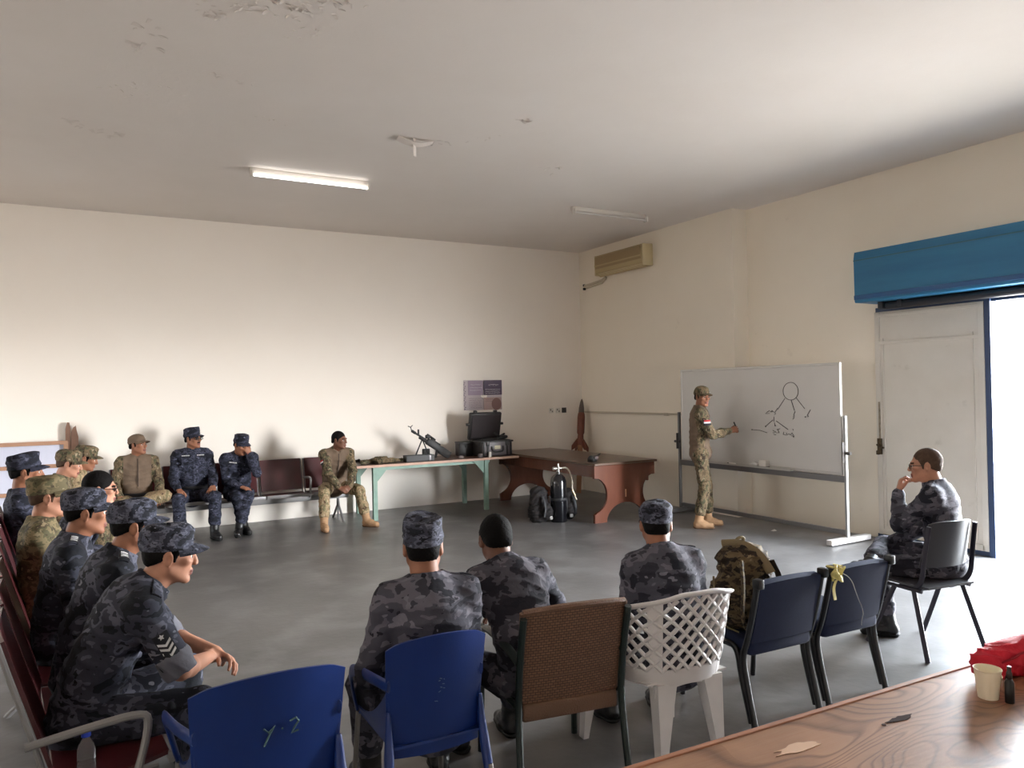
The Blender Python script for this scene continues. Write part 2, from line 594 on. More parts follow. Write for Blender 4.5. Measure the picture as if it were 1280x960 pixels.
EYE_MESH = None
def add_eye(parent, M):
    global EYE_MESH
    if EYE_MESH is None:
        mb = MB()
        pr = [(.0001, .0118)]
        for i in range(1, 12):
            a = math.pi * i / 12
            pr.append((.0118 * math.sin(a), .0118 * math.cos(a)))
        pr.append((.0001, -.0118))
        mb.lathe(pr, 14, T(rx=-90), mis=[1, 1, 1] + [0] * 9 + [0])
        o = mb.build('eye', [EYEW, IRIS], parent)
        EYE_MESH = o.data
    else:
        o = bpy.data.objects.new('eye', EYE_MESH); link(o, parent)
    o.matrix_local = M
    return o

def cap_mesh(kind, sd=0.0):
    """patrol cap / peaked cap in head space; returns (crown, brim) mesh builders"""
    mb = MB(); n = 40
    if kind == 'patrol':
        lv = [(.020, .086, .1055, 0), (.045, .0865, .106, 0), (.075, .0855, .104, .001), (.110, .084, .102, .002), (.123, .0815, .099, .003),
              (.127, .077, .094, .003), (.124, .066, .082, .002), (.122, .045, .056, .001), (.123, .02, .025, 0), (.123, .001, .001, 0)]
    elif kind == 'soft':
        lv = [(.020, .086, .1055, 0), (.045, .088, .108, 0), (.070, .089, .109, 0), (.092, .086, .105, 0), (.108, .076, .094, -.002), (.118, .060, .076, -.004),
              (.122, .04, .05, -.004), (.123, .02, .025, -.004), (.123, .001, .001, -.004)]
    else:
        lv = [(.018, .0855, .105, 0), (.04, .086, .106, 0), (.07, .083, .102, 0), (.095, .071, .089, -.002), (.112, .053, .066, -.004), (.121, .032, .04, -.004),
              (.125, .012, .015, -.004), (.126, .001, .001, -.004)]
    rings = []
    for (z, rx, ry, dy) in lv:
        ring = []
        for j in range(n):
            a = 2 * math.pi * j / n
            x, y = rx * math.sin(a), ry * math.cos(a) - .012 + dy
            w = 0.0035 * math.sin(3 * a + sd + z * 60) + .0025 * math.sin(7 * a - z * 90 + 2 * sd)
            wz = .004 * math.sin(2 * a + sd * 1.7) * (z / .12)
            if kind == 'patrol': wz += .006 * math.cos(a) * (z > .09)
            f = 1 + w / max(rx, .02) * (z > .03)
            ring.append((x * f, (y + .012) * f - .012, z + wz))
        rings.append(ring)
    inner = [(x * .95, (y + .012) * .95 - .012, .032) for (x, y, z) in rings[0]]
    rings = [inner] + rings
    vs = [p for r_ in rings for p in r_]
    fs = []
    for i in range(len(rings) - 1):
        for j in range(n):
            j2 = (j + 1) % n
            fs.append([i * n + j, i * n + j2, (i + 1) * n + j2, (i + 1) * n + j])
    mb.add(vs, fs)
    # seam band and top welt
    for z, k in ((.048, 1), ):
        mb.tube([(.0872 * math.sin(2 * math.pi * j / n), .107 * math.cos(2 * math.pi * j / n) - .012, z) for j in range(n)], .0022, 6, True)
    br = MB()
    ext = {'patrol': .058, 'soft': .062, 'peaked': .066}[kind]
    def bf(u, v):
        a = R(-68 + 136 * u)
        rx, ry = .085, .1045
        e = ext * (max(0, math.cos(a * 1.28)) ** .55)
        x = math.sin(a) * (rx + e * v * .55); y = math.cos(a) * (ry + e * v) - .012
        z = .027 - .016 * v * v - .016 * abs(math.sin(a)) ** 2 * v - .004 * v
        return (x, y, z)
    br.sheet(bf, 25, 7, .004)
    return mb, br

def person(label, head_xy, rz, seat=.41, lean=8, side=0, twist=0, size=1.0, slouch=1.25,
           hyaw=0, hpitch=0, hroll=0, jacket=NAVY, trousers=NAVY, skin=SKIN_M, boots='black', cap=None, capmat=None, hair='short', hairmat=HAIR,
           lh=None, rh=None, lpole=None, rpole=None, lf=None, rf=None, lfyaw=12, rfyaw=-12, ltip=0, rtip=0,
           vs=(.006, .010), beard=None, glasses=False, sleeve='long', sleeves=None, stand=False, group=None,
           lcurl=(20, 30, 20), rcurl=(20, 30, 20), lpn=None, rpn=None, lhd=None, rhd=None, extras=None, belt=False, shrug=0.0, knees=None, fold=1.0, sd=0.0, epaul=True, hand_sc=1.0, vest=None,
           name_tape=False, kpole=None, tie_at=None):
    sc = size
    hipz = (.93 * sc) if stand else seat + .085
    hip = V(0, 0, hipz)
    la, sa = R(lean), R(side)
    def upv(f):
        return nrm(V(math.sin(sa * f), math.sin(la * f), math.cos(la * f) * math.cos(sa * f)))
    u1, u2, u3 = upv(.6), upv(1.0), upv(slouch)
    rt = rotz(R(twist)) @ V(1, 0, 0); rt3 = nrm(rt - u3 * (rt @ u3)); fw3 = np.cross(u3, rt3)
    rt2 = nrm(V(1, 0, 0) * .5 + rt * .5); rt2 = nrm(rt2 - u2 * (rt2 @ u2)); fw2 = np.cross(u2, rt2)
    waist = hip + u1 * .17 * sc; chest = waist + u2 * .20 * sc; c7 = chest + u3 * .17 * sc
    shm = c7 - u3 * (.068 - shrug) * sc
    S = {1: shm + rt3 * .170 * sc, -1: shm - rt3 * .170 * sc}
    nk = nrm(u3 * .55 + V(0, 0, .6) + fw3 * .18)
    Rh = rotz(R(hyaw)) @ np.array(Matrix.Rotation(R(hpitch), 3, 'X')) @ np.array(Matrix.Rotation(R(hroll), 3, 'Y'))
    hf = Rh @ V(0, 1, 0); hu = Rh @ V(0, 0, 1)
    skull = c7 + nk * .085 * sc + fw3 * .012
    hc = skull + hu * .055 * sc + hf * .022 * sc
    # place so the head lands on the wanted spot
    yaw = R(rz)
    top = hc + hu * .118 * sc
    tw = rotz(yaw) @ hc
    loc = (head_xy[0] - tw[0], head_xy[1] - tw[1], 0)
    root = thing('person', label, 'person', loc, rz, group)
    def H(p):
        return hc + Rh @ (np.array(p, float) * sc)
    HM = Matrix.LocRotScale(Vector(hc), Matrix(Rh.tolist()).to_quaternion(), Vector((sc, sc, sc)))
    # arms
    UA, FA = .285 * sc, .255 * sc
    arms = {}
    for s, tgt, pole in ((1, rh, rpole), (-1, lh, lpole)):
        if tgt is None:
            tgt = (s * .12, .33, hipz + .10)
        tgt = np.array(tgt, float)
        pole = V(s * .38, -.6, -.6) if pole is None else np.array(pole, float)
        el, wr = ik(S[s], tgt, UA, FA, pole)
        arms[s] = (S[s], el, wr)
    # legs
    TH, SH = .43 * sc, .415 * sc
    legs = {}
    for s, ft, tip, fy in ((1, rf, rtip, rfyaw), (-1, lf, ltip, lfyaw)):
        hj = hip + V(s * .088 * sc, 0, -.01)
        if ft is None:
            ft = (s * .09, .03, .0) if stand else (s * .15, .44, 0)
        an = V(ft[0], ft[1], ft[2] + .085 * sc)
        kp = (V(s * .12, 1, .25) if stand else V(s * .25, .6, 1))
        if kpole and s in kpole: kp = V(*kpole[s])
        kn, an2 = ik(hj, an, TH, SH, kp)
        f = rotz(R(fy)) @ V(0, 1, 0)
        tp = R(tip)
        ff = f * math.cos(tp) + V(0, 0, 1) * math.sin(tp); fu = V(0, 0, 1) * math.cos(tp) - f * math.sin(tp)
        legs[s] = (hj, kn, an2, ff, fu)
    # ---------------- body (one continuous surface)
    F = Field()
    F.cap(hip, waist, .10 * sc, .095 * sc, ax=fw2, s=1.3).cap(waist, chest + u2 * .05, .10 * sc, .11 * sc, k=.04, ax=fw2, s=1.3)
    F.cap(S[1], S[-1], .045 * sc, k=.04)
    F.cap(c7 - u3 * .04, skull, .060 * sc, .056 * sc, k=.03)
    F.cap(skull - nk * .03, H((0, -.01, -.03)), .056 * sc, .058 * sc, k=.02)
    for s in (1, -1):
        a, e, w = arms[s]
        F.cap(a, e, .047 * sc, .037 * sc, k=.02)
        fa = e + (w - e) * .25
        F.cap(e, fa, .037 * sc, .040 * sc, k=.012).cap(fa, w, .040 * sc, .026 * sc, k=.012, ax=None)
        d = (lhd if s < 0 else rhd); d = nrm(w - e) if d is None else np.array(d, float)
        pn = (lpn if s < 0 else rpn); pn = V(0, -.2, -1) if pn is None else np.array(pn, float)
        hand(F, w, d, pn, s, lcurl if s < 0 else rcurl, sc=sc * hand_sc)
        hj, kn, an, ff, fu = legs[s]
        F.cap(hj, kn, .06 * sc, .05 * sc, k=.03).cap(kn, an, .045 * sc, .035 * sc, k=.02)
        F.cap(an, an + ff * .12 - fu * .045, .03, .026, k=.01)
    hs = sc
    Mh = Rh
    F.ell(H((0, -.016, .030)), V(.0745, .092, .086) * hs, Mh, k=.02)
    F.ell(H((0, .026, -.030)), V(.060, .064, .082) * hs, Mh, k=.03)
    for s in (1, -1):
        F.cap(H((s * .050, -.004, -.048)), H((s * .016, .066, -.096)), .021 * hs, .017 * hs, k=.02)
        F.ell(H((s * .045, .060, -.014)), V(.022, .022, .018) * hs, Mh, k=.015)
    F.ell(H((0, .072, -.099)), V(.020, .016, .016) * hs, Mh, k=.015)
    F.cap(H((-.036, .080, .022)), H((.036, .080, .022)), .0115 * hs, k=.012)
    for s in (1, -1):
        F.ell(H((s * .031, .098, .001)), V(.019, .016, .0125) * hs, Mh, k=.010, sub=True)
    F.cap(H((0, .088, .012)), H((0, .106, -.026)), .0085 * hs, .0100 * hs, k=.012)
    for s in (1, -1):
        F.ell(H((s * .0115, .101, -.031)), V(.0085, .010, .008) * hs, Mh, k=.006)
    F.ell(H((0, .087, -.059)), V(.024, .011, .008) * hs, Mh, k=.006)
    F.ell(H((0, .086, -.072)), V(.021, .011, .008) * hs, Mh, k=.006)
    for s in (1, -1):
        EM = Mh @ rotz(-s * .35)
        F.ell(H((s * .079, -.012, -.004)), V(.009, .021, .032) * hs, EM, k=.008)
        F.ell(H((s * .088, -.008, -.002)), V(.006, .011, .017) * hs, EM, k=.004, sub=True)
    P, Q = F.mesh(vs[0])
    L = (P - hc) @ Rh / sc
    C = L[Q].mean(1)
    mi = np.zeros(len(Q), int)
    x, y, z = np.abs(C[:, 0]), C[:, 1], C[:, 2]
    mi[(x > .012) & (x < .050) & (z > .017) & (z < .028) & (y > .068)] = 1
    mi[(x < .023) & (z > -.079) & (z < -.054) & (y > .084)] = 2
    if beard:
        reg = (y > .0) & (z < -.036) & (z > -.125) & ~((z > -.082) & (z < -.054) & (x < .024)) & (y > .05 - .9 * (x - .02)) & (x < .075)
        if beard == 'moustache': reg = (x < .030) & (z > -.055) & (z < -.042) & (y > .082)
        mi[reg] = 3
    quads_obj('body', P, Q, [skin, hairmat, LIP, STUB if beard == 'stubble' else hairmat], root, mi)
    for s in (1, -1):
        add_eye(root, HM @ Matrix.Translation((s * .031, .0745, .001)))
    # ---------------- hair
    if hair:
        F = Field()
        th = {'short': .0045, 'crop': .003, 'full': .009}[hair]
        F.ell(H((0, -.020, .034)), V(.0750 + th * .8, .0915 + th, .0865 + th) * hs, Mh)
        F.cap(H((-.034, -.070, -.02)), H((.034, -.070, -.02)), (.027 + th * .3) * hs, k=.03)
        F.clip(H((0, 0, -.052)), -hu)
        F.ell(H((0, .108, -.032)), V(.080, .085, .094) * hs, Mh, sub=True, k=.012)
        for s in (1, -1):
            F.ell(H((s * .080, .002, -.034)), V(.030, .030, .044) * hs, Mh, sub=True, k=.008)
        F.clip(H((0, -.02, -.012)), -(hu * .8 - hf * .38))
        for s in (1, -1):
            F.cap(H((s * .066, .012, .040)), H((s * .0690, .014, -.016)), .011 * hs, .006 * hs, k=.014)
        P, Q = F.mesh(min(vs[0], .005))
        P = P + vnormals(P, Q) * (np.sin(P[:, 0] * 310 + sd) * np.sin(P[:, 1] * 290) * np.sin(P[:, 2] * 330) * .0016)[:, None]
        quads_obj('hair', P, Q, hairmat, root)
    # ---------------- cap
    if cap:
        cm, bm_ = cap_mesh(cap, sd)
        cp = cm.build('cap', capmat or jacket, root, 60)
        cp.matrix_local = HM @ T(0, -.002, .010, rx=7)
        bm_.build('brim', capmat or jacket, cp, 40)
    # ---------------- jacket
    F = Field()
    F.cap(hip + u1 * .00, waist, .165 * sc, .160 * sc, k=.03, ax=fw2, s=1.35)
    F.cap(waist, chest + u2 * .04, .160 * sc, .172 * sc, k=.04, ax=fw2, s=1.42)
    F.cap(chest + rt3 * .06, S[1] - rt3 * .02 - u3 * .02, .10 * sc, .07 * sc, k=.05, ax=fw3, s=1.15)
    F.cap(chest - rt3 * .06, S[-1] + rt3 * .02 - u3 * .02, .10 * sc, .07 * sc, k=.05, ax=fw3, s=1.15)
    F.cap(S[1], S[-1], .060 * sc, k=.04)
    F.ell(hip + V(0, .025, -.015), V(.180, .130, .10) * sc, k=.04)
    for s in (1, -1):
        F.cap(c7 + rt3 * s * .045 - u3 * .012, S[s] + u3 * .012, .046 * sc, .054 * sc, k=.03)
        a, e, w = arms[s]
        sl = (sleeves or {}).get(s, sleeve)
        if sl == 'rolled':
            e2 = a + (e - a) * .86
            F.cap(a, e2, .068 * sc, .062 * sc, k=.04)
        else:
            F.cap(a, e, .068 * sc, .056 * sc, k=.04).cap(e, e + (w - e) * .5, .056 * sc, .053 * sc, k=.02)
            F.cap(e + (w - e) * .5, e + (w - e) * .93, .053 * sc, .041 * sc, k=.02)
            F.cap(e + (w - e) * .86, e + (w - e) * .95, .0425 * sc, .0425 * sc, k=.006)
    # collar
    cc = c7 + nk * .022 + fw3 * .004
    npt = 14
    ring = []
    for i in range(npt + 1):
        a = R(-158 + 316 * i / npt)      # open at the front
        ring.append(cc + rt3 * math.sin(a) * .071 * sc - fw3 * math.cos(a) * .069 * sc + nk * (-.006 - .012 * (1 - math.cos(a)) * .5) * sc)
    for i in range(npt):
        F.cap(ring[i] - nk * .012, ring[i + 1] - nk * .012, .014 * sc, .014 * sc, k=.012)
        F.cap(ring[i] + nk * .012, ring[i + 1] + nk * .012, .011 * sc, .011 * sc, k=.008)
    # chest pockets and front placket
    Mb = np.stack([rt3, fw3, u3], 1)
    for s in ((1, -1) if vest is None else ()):
        F.rbox(chest + u2 * .02 * sc + rt3 * s * .085 * sc + fw3 * .118 * sc, V(.055, .012, .055) * sc, Mb, .008, k=.008)
        F.rbox(chest + u2 * .07 * sc + rt3 * s * .085 * sc + fw3 * .117 * sc, V(.058, .014, .016) * sc, Mb, .006, k=.004)
    F.cap(waist + fw2 * .125 * sc, chest + u2 * .08 * sc + fw3 * .112 * sc, .014 * sc, k=.008)
    P, Q = F.mesh(vs[1])
    N = vnormals(P, Q)
    d0 = np.linalg.norm(P - c7, axis=1)
    damp = np.clip((d0 - .07) / .12, .15, 1)
    P = P + N * ((folds(P, sd) * .0085 * fold * damp)[:, None])
    P = smooth_np(P, Q, 1, .35)
    mi = None; jm = [jacket]
    if vest is not None:        # plain cloth over the trunk, patterned sleeves
        jm = [jacket, vest]
        C = P[Q].mean(1)
        rel = C - chest
        lx = np.abs(rel @ rt3)
        # sleeve test: nearer the arm than the trunk
        mi = np.zeros(len(Q), int)
        mi[(lx < .155 * sc) & ((C - c7) @ u3 < .03)] = 1
        for s in (1, -1):
            a, e, w = arms[s]
            ba = e - a; t = np.clip(((C - a) @ ba) / (ba @ ba), 0, 1); dd = np.linalg.norm(C - a - t[:, None] * ba, axis=1)
            mi[(dd < .075 * sc) & (t > .18)] = 0
            ba = w - e; t = np.clip(((C - e) @ ba) / (ba @ ba), 0, 1); dd = np.linalg.norm(C - e - t[:, None] * ba, axis=1)
            mi[dd < .07 * sc] = 0
    jo = quads_obj('jacket', P, Q, jm, root, mi)
    bvh = BVHTree.FromPolygons([tuple(p) for p in P], [tuple(q) for q in Q])
    # rolled cuffs
    for s in (1, -1):
        if (sleeves or {}).get(s, sleeve) == 'rolled':
            a, e, w = arms[s]
            G = Field(); G.cap(a + (e - a) * .80, a + (e - a) * .98, .069 * sc, .066 * sc)
            G.cap(a + (e - a) * 0.93, a + (e - a) * 1.3, .047 * sc, .047 * sc, sub=True, k=.01)
            G.clip(a + (e - a) * .72, nrm(a - e)); G.clip(a + (e - a) * 1.04, nrm(e - a))
            p2, q2 = G.mesh(vs[1] * .7)
            p2 = p2 + vnormals(p2, q2) * (folds(p2, 3 + sd, 1.5) * .005)[:, None]
            quads_obj('rolled_cuff', p2, q2, CUFF, root, label='pale grey rolled sleeve cuff')
    # shoulder straps
    if epaul:
        for s in (1, -1):
            a = c7 + rt3 * s * .075 * sc; b = S[s] + rt3 * s * .03 * sc
            mid = (a + b) / 2
            shp = [(quad(-.062, -.020, .062, .020, 6), 0)]
            if extras and 'slides' in extras:
                shp += [(quad(-.046, -.023, .046, .023, 4), 1)] + [(quad(-.032 + .026 * q, -.016, -.021 + .026 * q, .016, 1), 2) for q in range(extras['slides'])]
            axis = nrm(b - a)
            # strip running along the shoulder: x axis along the strap
            dr = -u3; up = np.cross(axis, dr)
            decal(bvh, mid, dr, up, shp, 'shoulder_strap', [jacket, DARKPATCH, WHITE_THREAD], root, .006)
    if extras:
        for key, val in extras.items():
            if key == 'chevrons':
                s = val; a, e, w = arms[s]
                c = a + (e - a) * .55
                dr = -nrm(rt3 * s + V(0, 0, .1)); up = nrm(a - e)
                shp = [(quad(-.030, -.050, .030, .054, 4), 0)]
                for q in range(3):
                    y0 = -.040 + .021 * q
                    shp.append(([(-.026, y0 + .012), (0, y0 - .004), (.026, y0 + .012), (.026, y0 + .022), (0, y0 + .006), (-.026, y0 + .022)], 1))
                star = []
                for q in range(10):
                    rr = .012 if q % 2 == 0 else .006
                    star.append((rr * math.sin(q * math.pi / 5), .040 + rr * math.cos(q * math.pi / 5)))
                shp.append((star, 1))
                decal(bvh, c, dr, up, shp, 'rank_patch', [DARKPATCH, WHITE_THREAD], root)
            if key == 'flag':
                s = val; a, e, w = arms[s]
                c = a + (e - a) * .40
                dr = -nrm(rt3 * s + fw3 * .25); up = nrm(nrm(a - e) + fw3 * .35)
                shp = [(quad(-.045, -.034, .045, .034), 0), (quad(-.041, .010, .041, .030), 2), (quad(-.041, -.010, .041, .010), 1), (quad(-.041, -.030, .041, -.010), 0)]
                decal(bvh, c, dr, up, shp, 'flag_patch', [DARKPATCH, WHITE_THREAD, RED_THREAD], root)
            if key == 'tapes':
                for s in val:
                    c = chest + u2 * .105 * sc + rt3 * s * .085 * sc
                    shp = [(quad(-.052, -.012, .052, .012), 0)] + [(quad(-.044 + .013 * q, -.005, -.035 + .013 * q, .006, 1), 1) for q in range(7)]
                    decal(bvh, c + fw3 * .1, -fw3, u3, shp, 'name_tape', [DARKPATCH, WHITE_THREAD], root)
            if key == 'zip':
                decal(bvh, chest + u2 * .02 + fw3 * .1, -fw3, u3, [(quad(-.007, -.20, .007, .135), 0)], 'zip_placket', [ZIPM], root)
    # ---------------- trousers
    F = Field()
    F.ell(hip + V(0, .01, -.0), V(.165, .112, .105) * sc)
    for s in (1, -1):
        hj, kn, an, ff, fu = legs[s]
        dn = nrm(an - kn)
        F.cap(hj, kn, .094 * sc, .073 * sc, k=.035)
        F.cap(kn, kn + dn * .2 * sc, .072 * sc, .070 * sc, k=.02)
        F.cap(kn + dn * .2 * sc, an - dn * .13 * sc, .070 * sc, .064 * sc, k=.02)
        F.cap(an - dn * .15 * sc, an - dn * .12 * sc, .067 * sc, k=.02)
        td = nrm(kn - hj); ov = nrm(V(s, 0, 0) - td * (td[0] * s)); tv = np.cross(td, ov)
        F.rbox(hj + (kn - hj) * .62 + ov * .078 * sc, V(.012, .075, .065) * sc, np.stack([ov, td, tv], 1), .008, k=.012)
    P, Q = F.mesh(vs[1])
    P = P + vnormals(P, Q) * (folds(P, sd + 4) * .0085 * fold)[:, None]
    P = smooth_np(P, Q, 1, .35)
    quads_obj('trousers', P, Q, trousers, root)
    if belt:
        G = MB()
        bc = hip + u1 * .085 * sc
        G.tube([bc + V(1, 0, 0) * math.sin(a) * .176 * sc + fw2 * math.cos(a) * .135 * sc for a in [2 * math.pi * i / 32 for i in range(32)]], .02, 8, True, flat=(1, .3))
        G.build('belt', BELT, root)
    # ---------------- boots
    bmats = (BOOT_B, SOLE_B) if boots == 'black' else (BOOT_T, SOLE_T)
    for s in (1, -1):
        hj, kn, an, ff, fu = legs[s]
        F = Field()
        up = nrm(kn - an)
        lt = np.cross(ff, fu)
        F.cap(an + up * .17 * sc, an + up * .02, .056 * sc, .050 * sc)
        F.cap(an - ff * .022 - fu * .035, an + ff * .06 - fu * .028, .043 * sc, .045 * sc, k=.03)
        F.cap(an + ff * .06 - fu * .038, an + ff * .145 * sc - fu * .043, .045 * sc, .038 * sc, k=.03, ax=fu, s=1.15)
        F.clip(an - fu * .068, -fu)
        P, Q = F.mesh(vs[1] * .8)
        L2 = (P - an) @ ff; U2 = (P - an) @ fu
        lace = np.exp(-((L2 - .055) / .05) ** 2) * np.sin(U2 * 300) * .002
        P = P + vnormals(P, Q) * (lace + folds(P, sd + s, 1.6) * .002)[:, None]
        bo = quads_obj('boot', P, Q, bmats[0], root)
        F = Field()
        F.cap(an - ff * .024 - fu * .05, an + ff * .06 - fu * .05, .048 * sc, .049 * sc)
        F.cap(an + ff * .06 - fu * .05, an + ff * .15 * sc - fu * .05, .049 * sc, .041 * sc, k=.02)
        F.clip(an - fu * .085, -fu); F.clip(an - fu * .060, fu)
        P, Q = F.mesh(vs[1] * .6)
        quads_obj('sole', P, Q, bmats[1], bo)
    if glasses:
        G = MB()
        for s in (1, -1):
            G.tube([H((s * .033 + .024 * math.cos(a), .099, .0 + .017 * math.sin(a))) for a in [2 * math.pi * i / 16 for i in range(16)]], .0020, 6, True)
            G.tube([H((s * .057, .098, .006)), H((s * .078, .06, .008)), H((s * .081, .0, .006)), H((s * .079, -.022, -.006))], .0022, 6)
        G.tube([H((-.010, .101, .004)), H((0, .103, .006)), H((.010, .101, .004))], .0018, 6)
        go = G.build('spectacles', GLASSES_M, root)
        for s in (1, -1):
            G = MB()
            G.prism([(.023 * math.cos(a), .016 * math.sin(a)) for a in [2 * math.pi * i / 16 for i in range(16)]], .0012,
                    HM @ T(s * .033, .099, 0, rx=90))
            G.build('lens', LENS, go)
    w_ = rotz(yaw) @ top
    hipw = (loc[0], loc[1])
    print('PERSON %-60s top z %.3f hip %.2f %.2f knees %s' % (label[:60], top[2], hipw[0], hipw[1], [tuple(np.round(rotz(yaw) @ legs[s][1] + np.array(loc), 2)) for s in (1, -1)]))
    root['_hc'] = [float(q) for q in hc]
    del root['_hc']
    return root, arms, legs, bvh
ZIPM = mk('dark_brown_placket', (64, 50, 40), .8)
CUFF = mk('pale_grey_cuff', (92, 92, 100), .85, var=(20, .1), bump=(60, .2))
# ---------------------------------------------------------------- setting
Xp, Xr, Yb, HC = 7.594, 7.863, 10.968, 4.127        # pier face, recessed wall, back wall, ceiling
XL, YR = -3.0, -4.5
LY0, LY1, LZ = 7.4, 9.6, 2.5                          # second doorway, in the unseen left wall                                  # unseen left and rear walls
DY0, DY1, DZ = 1.9, 5.488, 2.60                       # doorway

def surf(name, base, dark, scale, rough, bump, patches=None, spec=.4, speck=None, streak=None):
    m, nt, b = _mat(name)
    N = nt.nodes.new; Lk = nt.links.new
    tc = N('ShaderNodeTexCoord')
    n = N('ShaderNodeTexNoise'); n.inputs['Scale'].default_value = scale; n.inputs['Detail'].default_value = 8; n.inputs['Roughness'].default_value = .6
    if streak:
        mp = N('ShaderNodeMapping'); mp.inputs['Scale'].default_value = streak
        Lk(tc.outputs['Object'], mp.inputs['Vector']); Lk(mp.outputs['Vector'], n.inputs['Vector'])
    else:
        Lk(tc.outputs['Object'], n.inputs['Vector'])
    r = N('ShaderNodeValToRGB'); r.color_ramp.elements[0].position = .3; r.color_ramp.elements[1].position = .7
    r.color_ramp.elements[0].color = (*_lin(dark), 1); r.color_ramp.elements[1].color = (*_lin(base), 1)
    Lk(n.outputs['Fac'], r.inputs['Fac'])
    out = r.outputs['Color']
    if speck:
        n2 = N('ShaderNodeTexNoise'); n2.inputs['Scale'].default_value = speck[0]; n2.inputs['Detail'].default_value = 6
        Lk(tc.outputs['Object'], n2.inputs['Vector'])
        r2 = N('ShaderNodeValToRGB'); r2.color_ramp.elements[0].position = speck[1]; r2.color_ramp.elements[1].position = speck[1] + .2
        r2.color_ramp.elements[0].color = (0, 0, 0, 1); r2.color_ramp.elements[1].color = (speck[3],) * 3 + (1,)
        Lk(n2.outputs['Fac'], r2.inputs['Fac'])
        mx = N('ShaderNodeMix'); mx.data_type = 'RGBA'
        Lk(r2.outputs['Color'], mx.inputs['Factor']); Lk(out, mx.inputs['A']); mx.inputs['B'].default_value = (*_lin(speck[2]), 1)
        out = mx.outputs['Result']
    Lk(out, b.inputs['Base Color'])
    b.inputs['Roughness'].default_value = rough
    b.inputs['Specular IOR Level'].default_value = spec
    nb = N('ShaderNodeTexNoise'); nb.inputs['Scale'].default_value = bump[0]; nb.inputs['Detail'].default_value = 8
    Lk(tc.outputs['Object'], nb.inputs['Vector'])
    h = nb.outputs['Fac']
    if patches:      # peeling paint: rough relief where a blotch mask is on
        tot = None
        for (cx, cy, rr) in patches:
            vd = N('ShaderNodeVectorMath'); vd.operation = 'DISTANCE'; vd.inputs[1].default_value = (cx, cy, HC)
            Lk(tc.outputs['Object'], vd.inputs[0])
            mr = N('ShaderNodeMapRange'); mr.inputs['From Min'].default_value = rr; mr.inputs['From Max'].default_value = rr * .3
            Lk(vd.outputs['Value'], mr.inputs['Value'])
            if tot is None: tot = mr.outputs['Result']
            else:
                ad = N('ShaderNodeMath'); ad.operation = 'MAXIMUM'; Lk(tot, ad.inputs[0]); Lk(mr.outputs['Result'], ad.inputs[1]); tot = ad.outputs[0]
        fl = N('ShaderNodeTexNoise'); fl.inputs['Scale'].default_value = 14; fl.inputs['Detail'].default_value = 7
        Lk(tc.outputs['Object'], fl.inputs['Vector'])
        rf = N('ShaderNodeValToRGB'); rf.color_ramp.elements[0].position = .52; rf.color_ramp.elements[1].position = .56
        Lk(fl.outputs['Fac'], rf.inputs['Fac'])
        mu = N('ShaderNodeMath'); mu.operation = 'MULTIPLY'; Lk(rf.outputs['Color'], mu.inputs[0]); Lk(tot, mu.inputs[1])
        m2 = N('ShaderNodeMath'); m2.operation = 'MULTIPLY_ADD'; m2.inputs[1].default_value = 6; Lk(mu.outputs[0], m2.inputs[0]); Lk(h, m2.inputs[2])
        h = m2.outputs[0]
    bp = N('ShaderNodeBump'); bp.inputs['Strength'].default_value = bump[1]; bp.inputs['Distance'].default_value = bump[2]
    Lk(h, bp.inputs['Height']); Lk(bp.outputs['Normal'], b.inputs['Normal'])
    return m, nt, b

WALL_B = surf('cream_wall_paint', (243, 236, 227), (240, 232, 222), .8, .55, (60, .12, .01), spec=.3)[0]
WALL_R = surf('beige_wall_paint', (236, 227, 212), (232, 222, 206), .9, .55, (60, .12, .01), spec=.3, speck=(5, .68, (150, 132, 112), .35))[0]
CEIL = surf('ceiling_paint', (224, 217, 211), (218, 210, 203), .7, .8, (35, .06, .02), spec=.2,
            patches=[(1.1, 4.75, .6), (.40, 5.55, .3), (.2, 7.6, .5), (.5, 6.4, .5), (1.1, 6.0, .4), (3.15, 6.5, .5), (4.45, 6.9, .35)])[0]
FLOOR = surf('worn_concrete_floor', (110, 107, 106), (82, 80, 79), .9, .36, (18, .08, .02), spec=.5, speck=(2.2, .48, (136, 134, 133), .5))[0]
GROUND = surf('pale_ground', (205, 198, 186), (180, 172, 160), .8, .9, (12, .3, .03))[0]
DOORW = surf('door_white_paint', (214, 208, 198), (206, 199, 188), 2, .5, (40, .1, .01), speck=(7, .66, (140, 126, 110), .4))[0]
BLUEF = mk('blue_door_frame_paint', (42, 62, 96), .45, bump=(40, .1))
BLUES = surf('blue_housing_paint', (44, 108, 144), (36, 96, 132), 2, .42, (20, .08, .01), streak=(1, .35, 3))[0]
DARKM = mk('dark_steel', (40, 40, 44), .5, metal=.3)
WHITE_P = mk('white_enamel', (222, 218, 210), .4)
GREYP = mk('light_grey_paint', (176, 174, 172), .45, bump=(40, .05))

def struct(name, mb, mat, smooth=0):
    o = mb.build(name, mat, None, smooth)
    o['kind'] = 'structure'
    return o

